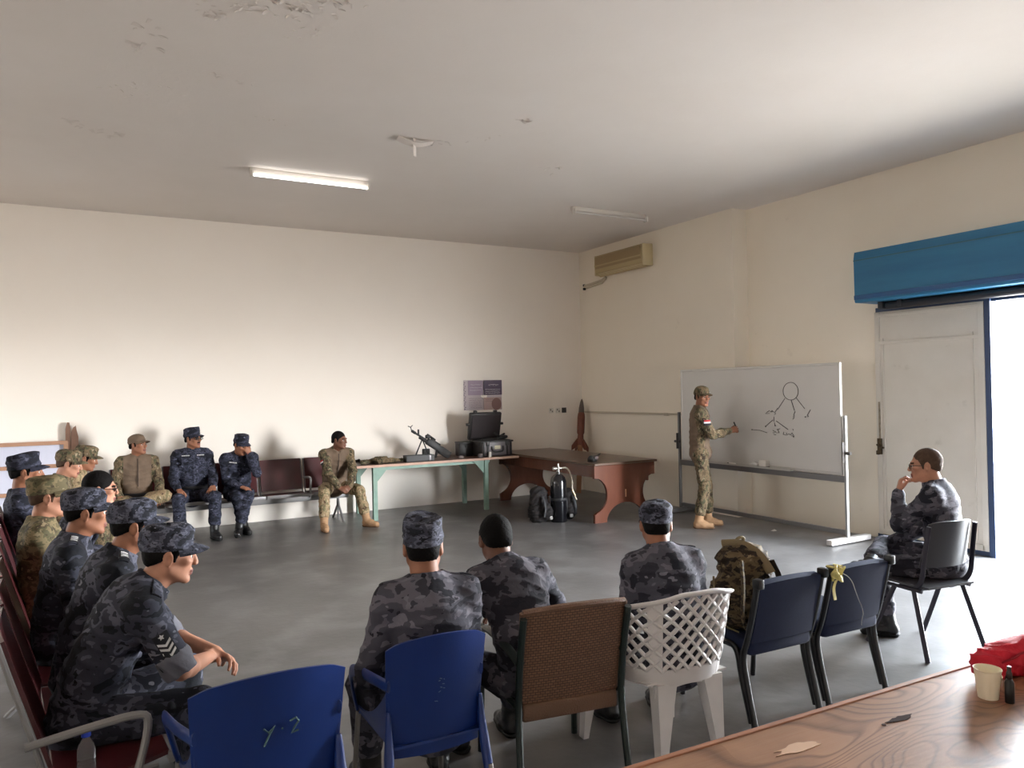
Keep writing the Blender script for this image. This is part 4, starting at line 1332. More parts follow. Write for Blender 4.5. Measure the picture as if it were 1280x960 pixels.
# ---------------------------------------------------------------- chairs
BLUEP = mk('blue_chair_plastic', (14, 44, 108), .38, var=(6, .05), bump=(120, .04))
ALU = mk('aluminium_tube', (150, 146, 140), .35, metal=.85)
def blue_chair(label, loc, rz, scrib, wf=1.0):
    t = thing('plastic_chair', label, 'chair', loc, rz, 'blue plastic chairs'); t.scale = (wf, 1, 1)
    b = MB()
    def bf(u, v):
        s = 2 * u - 1
        wv = .232 + .022 * v
        zt = .845 - .035 * s * s - .012 * max(0, abs(s) - .8) * 5
        z = .375 + (zt - .375) * v
        return (s * wv, -.225 - .075 * v ** 1.3 + .055 * s * s * (.6 + .4 * v), z)
    b.sheet(bf, 25, 16, .008); b.build('backrest', BLUEP, t, 60)
    b = MB()
    b.sheet(lambda u, v: ((2 * u - 1) * (.225 + .01 * v), -.235 + .46 * v, .425 - .018 * math.sin(math.pi * v) * (1 - (2 * u - 1) ** 2) - .03 * max(0, v - .85) / .15), 15, 15, .010)
    b.build('seat', BLUEP, t, 60)
    for s in (-1, 1):
        b = MB()
        path = smooth_path([(s * .235, -.235, .66), (s * .275, -.13, .665), (s * .29, .02, .65), (s * .285, .15, .61), (s * .262, .20, .53), (s * .235, .205, .425)], 2)
        b.tube(path, .024, 10, flat=(1.0, .40)); b.build('armrest', BLUEP, t, 60)
        b = MB()
        pth = smooth_path([(s * .236, -.222, .56), (s * .238, -.226, .46), (s * .245, -.245, .36), (s * .255, -.275, .22)], 2)
        b.tube(pth, [.008 + .017 * min(1, 2 * q / len(pth)) for q in range(len(pth))], 10, flat=(1.0, .75))
        b.build('leg_sleeve', BLUEP, t, 60)
        b = MB(); b.tube([(s * .253, -.272, .30), (s * .272, -.325, 0)], .0135, 10); b.build('leg', ALU, t)
        b = MB(); b.tube([(s * .232, .19, .42), (s * .252, .245, 0)], .0135, 10); b.build('leg', ALU, t)
        b = MB(); b.sheet(lambda u, v: (s * (.226 + .008 * v), -.22 + .40 * u, .425 + (.02 + .20 * (1 - u) ** 2) * v), 10, 5, .008); b.build('side_wing', BLUEP, t, 60)
    if scrib == 'marks':
        b = MB()
        def on(x, z): return (x, -.306 + .055 * (x / .25) ** 2 + (.845 - z) * .16 - .001, z)
        for st in ([(-.03, .66), (-.015, .645), (.005, .663), (-.01, .64), (-.028, .60)], [(.055, .668), (.075, .675), (.085, .66), (.07, .64), (.062, .625), (.085, .628)], [(.028, .648), (.032, .648)]):
            b.tube([on(x, z) for x, z in st], .0035, 5)
        b.build('chalk_scribble', mk('chalk_scribble', (66, 92, 96), .8), t)
    else:
        b = MB()
        def on(x, z): return (x, -.302 + .055 * (x / .25) ** 2 + (.845 - z) * .16 - .001, z)
        rq = random.Random(2)
        for q in range(9):
            x, z = rq.uniform(-.025, .02), rq.uniform(.58, .67)
            b.tube([on(x, z), on(x + rq.uniform(.004, .014), z + rq.uniform(-.004, .004))], .0016, 5)
        b.build('scratch_marks', mk('pale_scratch', (92, 112, 138), .7), t)
    return t
blue_chair('empty blue plastic chair with pale chalk scribbles on its back', (.53, 2.86, 0), 1, 'marks')
blue_chair('blue plastic chair under the man with a flat camouflage cap, next to the woven chair', (1.175, 2.93, 0), -2, 'scratch', .80)

def weave(name, c1, c2):
    m, nt, b = _mat(name)
    N = nt.nodes.new; Lk = nt.links.new
    tc = N('ShaderNodeTexCoord'); mp = N('ShaderNodeMapping'); mp.inputs['Rotation'].default_value = (R(90), 0, 0)
    Lk(tc.outputs['Object'], mp.inputs['Vector'])
    br = N('ShaderNodeTexBrick'); br.offset = .5
    br.inputs['Scale'].default_value = 1.0; br.inputs['Brick Width'].default_value = .022; br.inputs['Row Height'].default_value = .0120; br.inputs['Mortar Size'].default_value = .0018
    br.inputs['Color1'].default_value = (*_lin(c1), 1); br.inputs['Color2'].default_value = (*_lin(c2), 1); br.inputs['Mortar'].default_value = (*_lin((70, 50, 38)), 1)
    Lk(mp.outputs['Vector'], br.inputs['Vector']); Lk(br.outputs['Color'], b.inputs['Base Color'])
    bp = N('ShaderNodeBump'); bp.inputs['Strength'].default_value = .8; bp.inputs['Distance'].default_value = .004; bp.invert = True
    Lk(br.outputs['Fac'], bp.inputs['Height']); Lk(bp.outputs['Normal'], b.inputs['Normal'])
    b.inputs['Roughness'].default_value = .42
    return m
RAT = weave('brown_wicker', (126, 94, 73), (112, 82, 63)); RAT2 = mk('brown_wicker_edge', (106, 78, 60), .5, bump=(140, .5))
GRN = mk('dark_green_steel', (18, 32, 28), .4)
t = thing('woven_chair', 'brown woven wicker chair with dark green metal frame beside the white plastic chair', 'chair', (1.875, 3.015, 0), -9)
def rb(u, v):
    s = 2 * u - 1
    return (s * (.228 + .012 * v), -.215 - .095 * v + .018 * s * s, .395 + (.435 - .012 * s * s) * v)
b = MB(); b.sheet(rb, 21, 12, .024); b.build('backrest', RAT, t, 50)
b = MB(); b.tube([rb(i / 20, 1.0) for i in range(21)], .015, 8); b.tube([rb(0, i / 8) for i in range(9)], .014, 8); b.tube([rb(1, i / 8) for i in range(9)], .014, 8); b.tube([rb(i / 20, .30) for i in range(21)], .0135, 8); b.build('wrapped_edge', RAT2, t)
b = MB(); b.box((0, .03, .415), (.46, .50, .045), bev=.012); b.build('seat', RAT, t, 50)
b = MB(); b.box((0, -.222, .372), (.45, .03, .075), bev=.01); b.build('seat_apron', RAT2, t, 50)
for s in (-1, 1):
    b = MB(); b.tube(smooth_path([(s * .245, -.315, .80), (s * .245, -.255, .58), (s * .245, -.23, .40), (s * .25, -.255, .20), (s * .255, -.285, 0)], 2), .016, 10); b.build('leg', GRN, t)
    b = MB(); b.tube([(s * .245, .265, .62), (s * .245, .268, .40), (s * .25, .285, 0)], .016, 10); b.build('leg', GRN, t)
    b = MB(); b.tube(smooth_path([(s * .245, -.262, .60), (s * .25, -.05, .635), (s * .25, .20, .63), (s * .245, .268, .58)], 2), .020, 10, flat=(.7, 1.1)); b.build('armrest', GRN, t)
    b = MB(); b.tube([(s * .245, -.24, .40), (s * .245, .27, .40)], .013, 8); b.build('side_rail', GRN, t)

WPL = mk('white_chair_plastic', (208, 205, 204), .42, var=(8, .05))
t = thing('plastic_chair', 'white plastic chair with a lattice back under the man in the blue-grey cap', 'chair', (2.425, 2.92, 0), -4)
plan = smooth_path([(.268, .20, 0), (.262, -.02, 0), (.235, -.17, 0), (.165, -.265, 0), (0, -.285, 0), (-.165, -.265, 0), (-.235, -.17, 0), (-.262, -.02, 0), (-.268, .20, 0)], 3)
cum = [0.0]
for a, c_ in zip(plan[:-1], plan[1:]): cum.append(cum[-1] + (c_ - a).length)
TOT = cum[-1]
def at_s(d):
    d = min(max(d, 0), TOT)
    for i in range(len(cum) - 1):
        if d <= cum[i + 1] + 1e-9:
            f_ = (d - cum[i]) / max(cum[i + 1] - cum[i], 1e-9); p = plan[i].lerp(plan[i + 1], f_); tg = (plan[i + 1] - plan[i]).normalized(); return p, tg
    return plan[-1], (plan[-1] - plan[-2]).normalized()
def ztop(d):
    q = abs(d - TOT / 2) / (TOT / 2)
    return .645 + .180 * (1 - min(1, max(0, (q - .12) / .75)) ** 1.15) + (.0 if q < .12 else 0)
def wall(d, z):
    p, tg = at_s(d); nn = Vector((-tg.y, tg.x, 0)); c0 = Vector((0, 0, 0))
    if nn.dot(p) < 0: nn = -nn
    fl = (z - .42) * .16
    return (p.x + nn.x * fl, p.y + nn.y * fl, z)
b = MB()
N_ = 90
b.tube([wall(TOT * i / N_, ztop(TOT * i / N_)) for i in range(N_ + 1)], .021, 10, flat=(.55, 1.2)); b.build('rim', WPL, t, 60)
b = MB(); b.sheet(lambda u, v: wall(TOT * (.02 + .96 * u), .405 + .075 * v + (.0 if True else 0)), 80, 5, .007); b.build('lower_band', WPL, t, 60)
for sd_ in (.362, .638):
    b = MB(); b.sheet(lambda u, v: wall(TOT * (sd_ - .020 + .040 * u), .40 + (ztop(TOT * sd_) - .40) * v), 6, 14, .009); b.build('back_stile', WPL, t, 60)
b = MB()
st = .036
for sg in (1, -1):
    k = -40
    while k < 80:
        pts, run = [], []
        for i in range(0, 60):
            z = .475 + .007 * i
            d = k * st * 1.05 + sg * (z - .475) * .95
            ok = TOT * .13 < d < TOT * .87 and z < ztop(d) - .012
            if ok: run.append(wall(d, z))
            elif len(run) > 1: pts.append(run); run = []
            else: run = []
        if len(run) > 1: pts.append(run)
        for r_ in pts:
            if len(r_) > 2: b.tube(r_, .0098, 6)
        k += 1.7
b.build('lattice', WPL, t, 60)
b = MB(); b.sheet(lambda u, v: wall(TOT * (.08 + .05 * u), .41 + (ztop(TOT * .1) - .41) * v), 4, 8, .008); b.build('arm_support', WPL, t, 60)
b = MB(); b.sheet(lambda u, v: wall(TOT * (.87 + .05 * u), .41 + (ztop(TOT * .9) - .41) * v), 4, 8, .008); b.build('arm_support', WPL, t, 60)
b = MB(); b.sheet(lambda u, v: ((2 * u - 1) * (.225 + .04 * v), -.25 + .50 * v, .42 - .015 * math.sin(math.pi * v)), 13, 13, .008); b.build('seat', WPL, t, 60)
for s in (-1, 1):
    for y0, y1, x0, x1 in ((-.235, -.26, .150, .172), (.22, .25, .24, .27)):
        b = MB()
        n_ = 10
        rings = []
        for i in range(n_ + 1):
            q = i / n_; wd = .055 * (1 - q) ** 1.2 + .020; dp = .022 + .012 * (1 - q)
            rings.append((s * (x0 + (x1 - x0) * q), y0 + (y1 - y0) * q, .415 * (1 - q), wd, dp))
        vs, fs = [], []
        for (x, y, z, wd, dp) in rings:
            vs += [(x - wd * (1 if s > 0 else .45), y - dp, z), (x + wd * (.45 if s > 0 else 1), y - dp, z), (x + wd * (.45 if s > 0 else 1), y + dp, z), (x - wd * (1 if s > 0 else .45), y + dp, z)]
        for i in range(n_):
            for j in range(4): fs.append([i * 4 + j, i * 4 + (j + 1) % 4, (i + 1) * 4 + (j + 1) % 4, (i + 1) * 4 + j])
        fs += [[0, 1, 2, 3], [n_ * 4 + 3, n_ * 4 + 2, n_ * 4 + 1, n_ * 4]]
        b.add(vs, fs); b.build('leg', WPL, t, 40)
b = MB(); b.sheet(lambda u, v: (-.19 + .38 * u, -.245, .41 - (.02 + .035 * (2 * u - 1) ** 2) * v), 13, 3, .01); b.build('rear_apron', WPL, t, 60)

# navy upholstered chairs
NAVYF = mk('navy_upholstery', (19, 30, 60), .9, var=(60, .08), bump=(300, .2, .003)); BLK = mk('black_steel_tube', (20, 20, 22), .38)
NAVYD = mk('navy_seat_shell', (24, 34, 64), .8)
def office(label, loc, rz):
    t = thing('upholstered_chair', label, 'chair', loc, rz, 'navy upholstered chairs')
    b = MB()
    b.sheet(lambda u, v: ((2 * u - 1) * .215, -.155 - .075 * v + .012 * (2 * u - 1) ** 2, .435 + (.325 - .012 * (2 * u - 1) ** 2) * v), 15, 12, .045)
    b.build('backrest', NAVYF, t, 70)
    b = MB(); b.box((0, .11, .405), (.44, .52, .085), T(rx=2), bev=.028, seg=3); b.build('seat', NAVYF, t, 60)
    for s in (-1, 1):
        x = s * .232
        b = MB(); b.tube(smooth_path([(x, -.232, .765), (x, -.195, .60), (x, -.15, .44), (x, -.115, .36), (x, -.13, .26), (x, -.19, .02), (x, -.195, 0)], 2), .0165, 10, flat=(1, 1)); b.build('back_post', BLK, t)
        b = MB(); b.tube(smooth_path([(x, -.168, .03), (x, -.10, .26), (x, -.085, .36), (x, -.045, .405), (x, .10, .385), (x, .26, .38), (x, .32, .355), (x, .345, .26), (x, .365, 0)], 2), .0155, 10); b.build('leg_frame', BLK, t)
        b = MB(); b.tube([(x, -.195, 0), (x, -.192, .022)], .019, 10); b.build('foot_cap', BLACK_PL, t)
        b = MB(); b.box((x, -.235, .752), (.04, .05, .05), bev=.008); b.build('corner_cap', BLACK_PL, t)
    b = MB(); b.tube([(-.232, -.10, .37), (.232, -.10, .37)], .011, 8); b.build('cross_bar', BLK, t)
    return t
c1 = office('navy upholstered chair carrying the camouflage backpack', (3.19, 2.97, 0), -2)
c2 = office('empty navy upholstered chair with yellow tape and loose string at its corner', (3.74, 2.96, 0), -2)
b = MB(); b.prism([(0, 0), (.05, .01), (.06, -.02), (.045, -.055), (.055, -.12), (.03, -.14), (.022, -.06), (0, -.05)], .003, T(.16, .14, .40, rx=90)); b.build('torn_lining', BLK, c1, 0)
b = MB(); b.prism([(0, 0), (.06, .012), (.07, -.03), (.045, -.06), (.055, -.13), (.03, -.17), (.02, -.06)], .003, T(-.24, .16, .405, rx=90, rz=80)); b.build('torn_lining', BLK, c1, 0)
YEL = mk('yellow_tape', (206, 194, 122), .6, bump=(60, .4))
tp = MB()
tp.sheet(lambda u, v: (-.262 + .075 * u + .008 * math.sin(v * 8), -.262 + .012 * math.sin(u * 7 + v * 5), .70 + .075 * v + .01 * math.sin(u * 6)), 10, 10, .012)
tp.sheet(lambda u, v: (-.262 + .075 * u, -.265 + .05 * v, .770 + .006 * math.sin(u * 9)), 8, 5, .006)
tp.sheet(lambda u, v: (-.255 - .02 * u + .020 * v, -.268 + .01 * math.sin(u * 4), .705 - .10 * u), 8, 3, .003)
tp.build('yellow_tape_wad', YEL, c2, 60)
b = MB(); b.tube(smooth_path([(-.21, -.262, .745), (-.12, -.262, .70), (-.06, -.245, .60), (.02, -.225, .49), (.06, -.18, .43), (.09, -.15, .36)], 2), .0022, 5); b.build('loose_string', mk('white_string', (188, 186, 184), .8), c2)

# grey chair by the doorway
GRY = mk('dark_grey_plastic', (46, 44, 48), .42, bump=(140, .05)); PUR_ = mk('dark_violet_steel', (30, 24, 40), .4)
t = thing('plastic_chair', 'dark grey plastic chair under the man with spectacles near the doorway', 'chair', (4.86, 3.10, 0), -8)
b = MB(); b.sheet(lambda u, v: ((2 * u - 1) * (.205 - .02 * v), -.215 - .06 * v + .06 * (2 * u - 1) ** 2, .57 + (.30 - .02 * (2 * u - 1) ** 4) * v), 19, 10, .010); b.build('backrest', GRY, t, 60)
b = MB(); b.sheet(lambda u, v: ((2 * u - 1) * (.20 + .02 * math.sin(3.1 * v)), -.22 + .45 * v, .445 - .02 * math.sin(math.pi * v) * (1 - (2 * u - 1) ** 2) - .03 * max(0, v - .8) / .2), 15, 13, .012); b.build('seat', GRY, t, 60)
for s in (-1, 1):
    x = s * .215
    b = MB(); b.tube(smooth_path([(x * .95, -.235, .84), (x, -.20, .62), (x, -.19, .50), (x * .95, -.13, .425), (x * .9, .0, .42)], 2), .013, 8, flat=(.8, 1.4)); b.build('back_post', PUR_, t)
    b = MB(); b.tube([(x, -.12, .425), (x * 1.2, -.25, 0)], .014, 8, flat=(.8, 1.3)); b.build('leg', PUR_, t)
    b = MB(); b.tube([(x, .02, .425), (x * 1.2, .22, 0)], .014, 8, flat=(.8, 1.3)); b.build('leg', PUR_, t)
    b = MB(); b.tube([(x, -.18, .42), (x, .18, .42)], .012, 8); b.build('side_rail', PUR_, t)
b = MB(); b.tube([(-.215, -.12, .415), (.215, -.12, .415)], .011, 8); b.build('cross_bar', PUR_, t)

# waiting benches: maroon seats on a beam
MAR = mk('maroon_laminate', (70, 27, 30), .3, var=(6, .12)); BGR = mk('bench_grey_steel', (128, 126, 126), .42, metal=.2)
def bench(label, loc, rz, n, pitch, arms_, top=.86, yb0=-.215, yb1=-.33):
    t = thing('waiting_bench', label, 'bench', loc, rz, 'rows of maroon waiting seats')
    for i in range(n):
        x = -i * pitch
        b = MB(); b.sheet(lambda u, v: (x + (2 * u - 1) * (pitch * .455), yb0 + .015 + (.225 - yb0) * v, .405 + .028 * v - .016 * math.sin(math.pi * v)), 9, 9, .014)
        o = b.build('seat', MAR, t, 60)
        e = MB(); e.box((x, .245, .418), (pitch * .97, .022, .045), bev=.006); e.build('front_rail', BGR, o)
        b = MB(); b.sheet(lambda u, v: (x + (2 * u - 1) * (pitch * .455), yb0 + (yb1 - yb0) * v + .012 * (2 * u - 1) ** 2, .445 + (top - .445) * v), 9, 9, .014)
        o = b.build('backrest', MAR, t, 60)
        for s in (-1, 1):
            xx = x + s * pitch * .468
            e = MB(); e.tube([(xx, .20, .40), (xx, yb0 + .02, .385), (xx, yb0 - .007, .43), (xx, yb1 - .002, top - .005)], .010, 8); e.build('side_tube', BGR, o)
    x0, x1 = .45 * pitch, -(n - 1) * pitch - .45 * pitch
    b = MB(); b.box(((x0 + x1) / 2, -.02, .335), (x0 - x1, .06, .07), bev=.008); b.build('beam', BGR, t, 40)
    for x in ([x0 - .15, x1 + .15] + ([(x0 + x1) / 2] if n > 3 else [])):
        b = MB(); b.tube([(x, -.02, .33), (x, .02, .20), (x, .22, .02), (x, .24, .0)], .016, 8); b.tube([(x, -.02, .33), (x, -.04, .20), (x, -.24, .02), (x, -.26, 0)], .016, 8); b.tube([(x, -.02, .33), (x, -.02, .02), (x, -.02, 0)], .013, 8)
        b.build('leg', BGR, t)
    for x in arms_:
        b = MB(); b.tube(smooth_path([(x, -.215, .60), (x, -.02, .62), (x, .135, .63), (x, .165, .60), (x, .13, .45), (x, .10, .36)], 2), .0145, 10); b.build('armrest', BGR, t)
    return t
bench('long row of maroon waiting seats under the men in profile', (.01, 3.36, 0), -85.5, 7, .575, [.34], .94, -.14, -.285)
bench('row of maroon waiting seats along the cream wall with one seat empty', (.58, 10.46, 0), 180, 5, .60, [.31, -.9, -2.1])
bench('two maroon waiting seats at the far end of the profile row', (-.42, 8.20, 0), -86, 2, .72, [])
# ---------------------------------------------------------------- whiteboard
WBS = surf('whiteboard_enamel', (206, 203, 199), (200, 197, 192), 1.2, .22, (5, .02, .01), spec=.5)[0]
ALW = mk('whiteboard_aluminium', (196, 194, 190), .35, metal=.6); GST = mk('whiteboard_stand_steel', (118, 116, 116), .4, metal=.5); PST = mk('stand_post_steel', (150, 148, 146), .55, metal=.3); WST = mk('stand_white_paint', (206, 202, 198), .4)
wb = thing('whiteboard', 'large whiteboard on a wheeled metal stand with a hand-drawn diagram', 'whiteboard', (7.30, 6.82, 0), 0)
ya, yb, za, zb = -1.27, 1.27, .755, 1.975
b = MB(); b.box((0, 0, (za + zb) / 2), (.022, yb - ya, zb - za)); b.build('board_surface', WBS, wb, 0)
b = MB()
for z in (za, zb): b.box((0, 0, z), (.034, yb - ya + .03, .028), bev=.004)
for y in (ya, yb): b.box((0, y, (za + zb) / 2), (.034, .028, zb - za), bev=.004)
b.build('board_frame', ALW, wb, 0)
for y in (-1.325, 1.345):
    b = MB(); b.box((0, y, .72), (.040, .028, 1.36), bev=.004); p_ = b.build('post', GST if y > 0 else PST, wb, 0)
    b = MB(); b.box((-.035, y, 1.0), (.05, .012, .22), bev=.003); b.tube([(-.02, y - .02, .99), (-.02, y - .075 * (1 if y < 0 else -1), .99)], .018, 10); b.build('pivot_knob', mk('dark_knob', (70, 66, 64), .4), p_)
    b = MB(); b.box((.02, y, .04), (.66, .075, .055), bev=.006); b.build('foot', WST if y < 0 else GST, wb, 0)
    for x in (-.25, .29):
        b = MB(); b.tube([(x, y - .012, .014), (x, y + .012, .014)], .014, 10); b.build('caster', BLACK_PL, wb)
b = MB(); b.box((0, .01, .70), (.03, 2.64, .07), bev=.004); b.build('cross_rail', GST, wb, 0)
b = MB(); b.box((0, .01, .115), (.03, 2.64, .05), bev=.004); b.build('cross_rail', GST, wb, 0)
b = MB(); b.box((-.055, .10, .745), (.085, 1.5, .008)); b.box((-.098, .10, .752), (.006, 1.5, .022)); b.build('pen_tray', ALW, wb, 0)
b = MB(); xs = 7.285 - 7.30 - .0005; oy = 6.82
def st_(pts, r=.0032):
    b.tube([(xs, y - oy, z) for y, z in pts], r, 5)
st_([(6.212 + .11 * math.cos(a), 1.676 + .104 * math.sin(a)) for a in [2 * math.pi * i / 40 for i in range(41)]])
for q in ([(6.299, 1.591), (6.411, 1.457)], [(6.206, 1.572), (6.163, 1.45)], [(6.136, 1.6), (6.015, 1.471)]): st_(q)
for q in ([(6.533, 1.445), (6.571, 1.425), (6.597, 1.405), (6.535, 1.407)], [(6.521, 1.436), (6.508, 1.425), (6.496, 1.446), (6.484, 1.428), (6.472, 1.437)], [(6.41, 1.476), (6.461, 1.417), (6.436, 1.408), (6.462, 1.396)],
          [(6.152, 1.441), (6.176, 1.394), (6.160, 1.384), (6.185, 1.372), (6.165, 1.366), (6.189, 1.346)], [(5.937, 1.462), (5.983, 1.397), (5.962, 1.384), (5.98, 1.378)], [(6.006, 1.380), (6.010, 1.374)],
          [(6.468, 1.369), (6.47, 1.311)], [(6.488, 1.33), (6.601, 1.249)], [(6.464, 1.301), (6.453, 1.263)], [(6.439, 1.321), (6.263, 1.222)],
          [(6.82, 1.202), (6.691, 1.197), (6.579, 1.171)], [(6.491, 1.204), (6.443, 1.186), (6.467, 1.176), (6.492, 1.175)], [(6.43, 1.216), (6.381, 1.227)], [(6.418, 1.216), (6.395, 1.179), (6.443, 1.177)], [(6.48, 1.156), (6.444, 1.153)],
          [(6.323, 1.191), (6.335, 1.162), (6.288, 1.154)], [(6.287, 1.183), (6.276, 1.155), (6.252, 1.175), (6.229, 1.157), (6.205, 1.186), (6.183, 1.158)], [(6.192, 1.233), (6.187, 1.215)], [(6.218, 1.148), (6.172, 1.15)]): st_(q)
for (y, z) in ((6.601, 1.249), (6.453, 1.263), (6.82, 1.202), (6.185, 1.140), (6.01, 1.377)): b.box((xs, y - oy, z), (.006, .016, .014), bev=.003)
b.build('marker_drawing', mk('black_marker_ink', (52, 48, 48), .6), wb)
e_ = thing('board_eraser', 'white block eraser on the whiteboard tray', 'eraser', (7.242, 6.60, .748)); b = MB(); b.box((0, 0, .045), (.07, .11, .085), bev=.008); b.build('block', mk('eraser_white', (216, 210, 202), .6), e_)
b = MB(); b.box((0, 0, .009), (.074, .114, .018), bev=.004); b.build('felt_pad', mk('felt_grey', (120, 116, 114), .9), e_)
e_ = thing('paper_wad', 'crumpled white paper on the whiteboard tray beside the eraser', 'paper', (7.242, 6.76, .749))
F = Field(); F.cap((0, -.06, .03), (0, .05, .025), .026, .02).ell((0, .0, .045), (.022, .035, .02)); P, Q = F.mesh(.006); P = P + vnormals(P, Q) * (folds(P, 2, 3) * .006)[:, None]; P[:, 2] = np.maximum(P[:, 2], 0); quads_obj('paper', P, Q, mk('paper_white', (206, 202, 196), .7), e_)
e_ = thing('marker_pen', 'light marker pen lying on the whiteboard tray', 'pen', (7.242, 7.13, .749)); b = MB(); b.tube([(0, -.06, .010), (0, .045, .010)], .0095, 10); b.build('barrel', WHITE_P, e_); b = MB(); b.tube([(0, .045, .010), (0, .075, .010)], .0085, 10); b.build('pen_cap', BLACK_PL, e_)

# ---------------------------------------------------------------- things on the long table  (top face z = .763)
ZT = .7635
CASE = mk('black_case_plastic', (24, 21, 22), .5, bump=(60, .1)); CASG = mk('case_grey_front', (92, 84, 86), .42, bump=(60, .08)); FOAM = mk('black_foam', (15, 14, 15), .95, bump=(90, .5))
k = thing('hard_case', 'open black hard case with ribbed front and raised lid on the long table', 'case', (5.46, 10.34, ZT), -2)
cw, cd, ch = .52, .40, .235
b = MB(); b.box((0, 0, ch / 2), (cw, cd, ch), bev=.022, seg=3)
b.build('base', CASE, k)
b = MB(); b.box((0, -cd / 2 - .004, ch / 2), (cw - .03, .016, ch - .025), bev=.008); b.build('front_face', CASG, k)
b = MB()
for x in (-.225, -.165, .165, .225): b.box((x, -cd / 2 - .014, ch / 2), (.026, .018, ch - .03), bev=.005)
b.build('rib', CASE, k)
b = MB(); b.box((0, 0, ch - .012), (cw + .03, cd + .03, .024), bev=.008); b.build('rim', CASE, k)
b = MB(); b.box((0, 0, ch - .004), (cw - .05, cd - .05, .02)); b.build('foam', FOAM, k, 0)
b = MB(); b.tube(smooth_path([(-.095, -cd / 2 - .012, .15), (-.09, -cd / 2 - .035, .09), (-.06, -cd / 2 - .04, .07), (.06, -cd / 2 - .04, .07), (.09, -cd / 2 - .035, .09), (.095, -cd / 2 - .012, .15)], 2), .014, 8); b.build('handle', CASE, k)
b = MB(); b.box((0, -cd / 2 - .020, .135), (.095, .006, .055), bev=.002); b.build('case_label', mk('pale_case_label', (196, 188, 160), .5), k, label='pale label plate')
for x in (-.16, .16):
    b = MB(); b.box((x, -cd / 2 - .022, .195), (.05, .016, .075), bev=.006); b.build('latch', CASE, k)
LM = T(0, cd / 2 + .005, ch, rx=14)
b = MB(); b.box((-.02, .035, .21), (cw + .02, .07, .43), LM, bev=.02, seg=3); lid = b.build('lid', CASE, k)
b = MB(); b.box((-.02, -.004, .21), (cw - .05, .02, .36), LM, bev=.006); b.build('lid_foam', mk('lid_foam_grey', (54, 48, 50), .9, bump=(50, .3)), lid)
b = MB()
for x in (-.20, .14): b.box((x, .03, .440), (.05, .05, .035), LM, bev=.006)
for s in (-1, 1): b.box((-.02 + s * (cw / 2 + .03), .03, .24), (.05, .04, .035), LM, bev=.006)
b.build('lid_catch', CASE, lid)
g = thing('dark_gear', 'black folded gear heaped inside the open hard case', 'gear', (5.50, 10.34, ZT + .233))
F = Field(); F.cap((-.18, 0, .0), (.18, .02, .0), .035).cap((.02, -.08, .02), (.20, -.05, .045), .022).cap((.10, .05, .03), (.20, .02, .085), .016).cap((.12, -.02, .04), (.06, .08, .10), .014).ell((.15, -.02, .04), (.06, .08, .03)); P, Q = F.mesh(.008); quads_obj('body', P, Q, BLACK_PL, g)

# second, smaller black case behind the lid's end
k2 = thing('instrument_box', 'square black box between the machine gun and the open hard case', 'box', (5.10, 10.55, ZT), -6)
b = MB(); b.box((0, 0, .10), (.22, .20, .20), bev=.012); b.build('body', CASE, k2)
b = MB(); b.box((0, 0, .205), (.23, .21, .02), bev=.006); b.build('lid', BLACK_PL, k2)
b = MB(); b.box((0, -.104, .15), (.04, .014, .05), bev=.004); b.build('latch', BLACK_PL, k2)

# machine gun on its bipod
GUNM = mk('gun_steel', (17, 16, 17), .55, metal=.1); GUNW = mk('gun_polymer', (22, 19, 18), .7)
g = thing('machine_gun', 'black machine gun standing muzzle-up on its bipod on the long table', 'machine gun', (4.40, 10.38, ZT), 0); g.scale = (1.08, 1.15, 1.08)
def ax(q, o=0): # along the gun from butt to muzzle
    a = Vector((.34, -.02, .035)); d = Vector((-.155, 0, .100)).normalized(); u = Vector((.100, 0, .155)).normalized(); return a + d * q + u * o
def gb(q0, q1, o, w, h, name, m):
    b = MB(); d = (ax(1) - ax(0)).normalized(); ang = math.degrees(math.atan2(d.z, -d.x)); c = (ax(q0) + ax(q1)) / 2 + (ax(0, 1) - ax(0)) * o
    b.box((0, 0, 0), (q1 - q0, w, h), T(*c, ry=ang), bev=.008); return b.build(name, m, g)
gb(.0, .17, -.005, .045, .105, 'butt_stock', GUNW)
gb(.13, .40, .0, .052, .085, 'receiver', GUNM)
gb(.20, .36, .050, .045, .022, 'feed_cover', GUNM)
b = MB(); b.tube([ax(.20, -.04), ax(.17, -.13)], .018, 8, flat=(1, .8)); b.build('pistol_grip', GUNW, g)
b = MB(); b.tube([ax(.38, .005), ax(.62, .005)], .014, 10); b.build('barrel', GUNM, g)
b = MB(); b.tube([ax(.36, -.012), ax(.52, -.012)], .022, 10); b.build('hand_guard', GUNW, g)
b = MB(); b.box((0, 0, 0), (.02, .02, .07), T(*ax(.57, .04)), bev=.004); b.tube([ax(.60, .005), ax(.66, .005)], .019, 10); b.build('front_sight', GUNM, g)
b = MB(); b.box((0, 0, 0), (.06, .05, .05), T(*ax(.42, .055)), bev=.01); b.tube([ax(.30, .07), ax(.44, .075)], .016, 8); b.build('carry_handle', GUNM, g)
for s in (-1, 1):
    b = MB(); b.tube([ax(.47, -.015), Vector((-.06 + .09 * s, -.05 * s, .02)), Vector((-.065 + .10 * s, -.055 * s, .0))], .009, 8); b.build('bipod_leg', GUNM, g)
b = MB(); b.box((.02, .05, .09), (.10, .05, .10), bev=.01); b.build('ammunition_pouch', GUNW, g)
b = MB(); b.tube(smooth_path([ax(.66, .0), ax(.70, .04), ax(.74, .03)], 2), .006, 6); b.tube([ax(.70, .04), ax(.69, .075)], .005, 6); b.build('sling', GUNW, g)

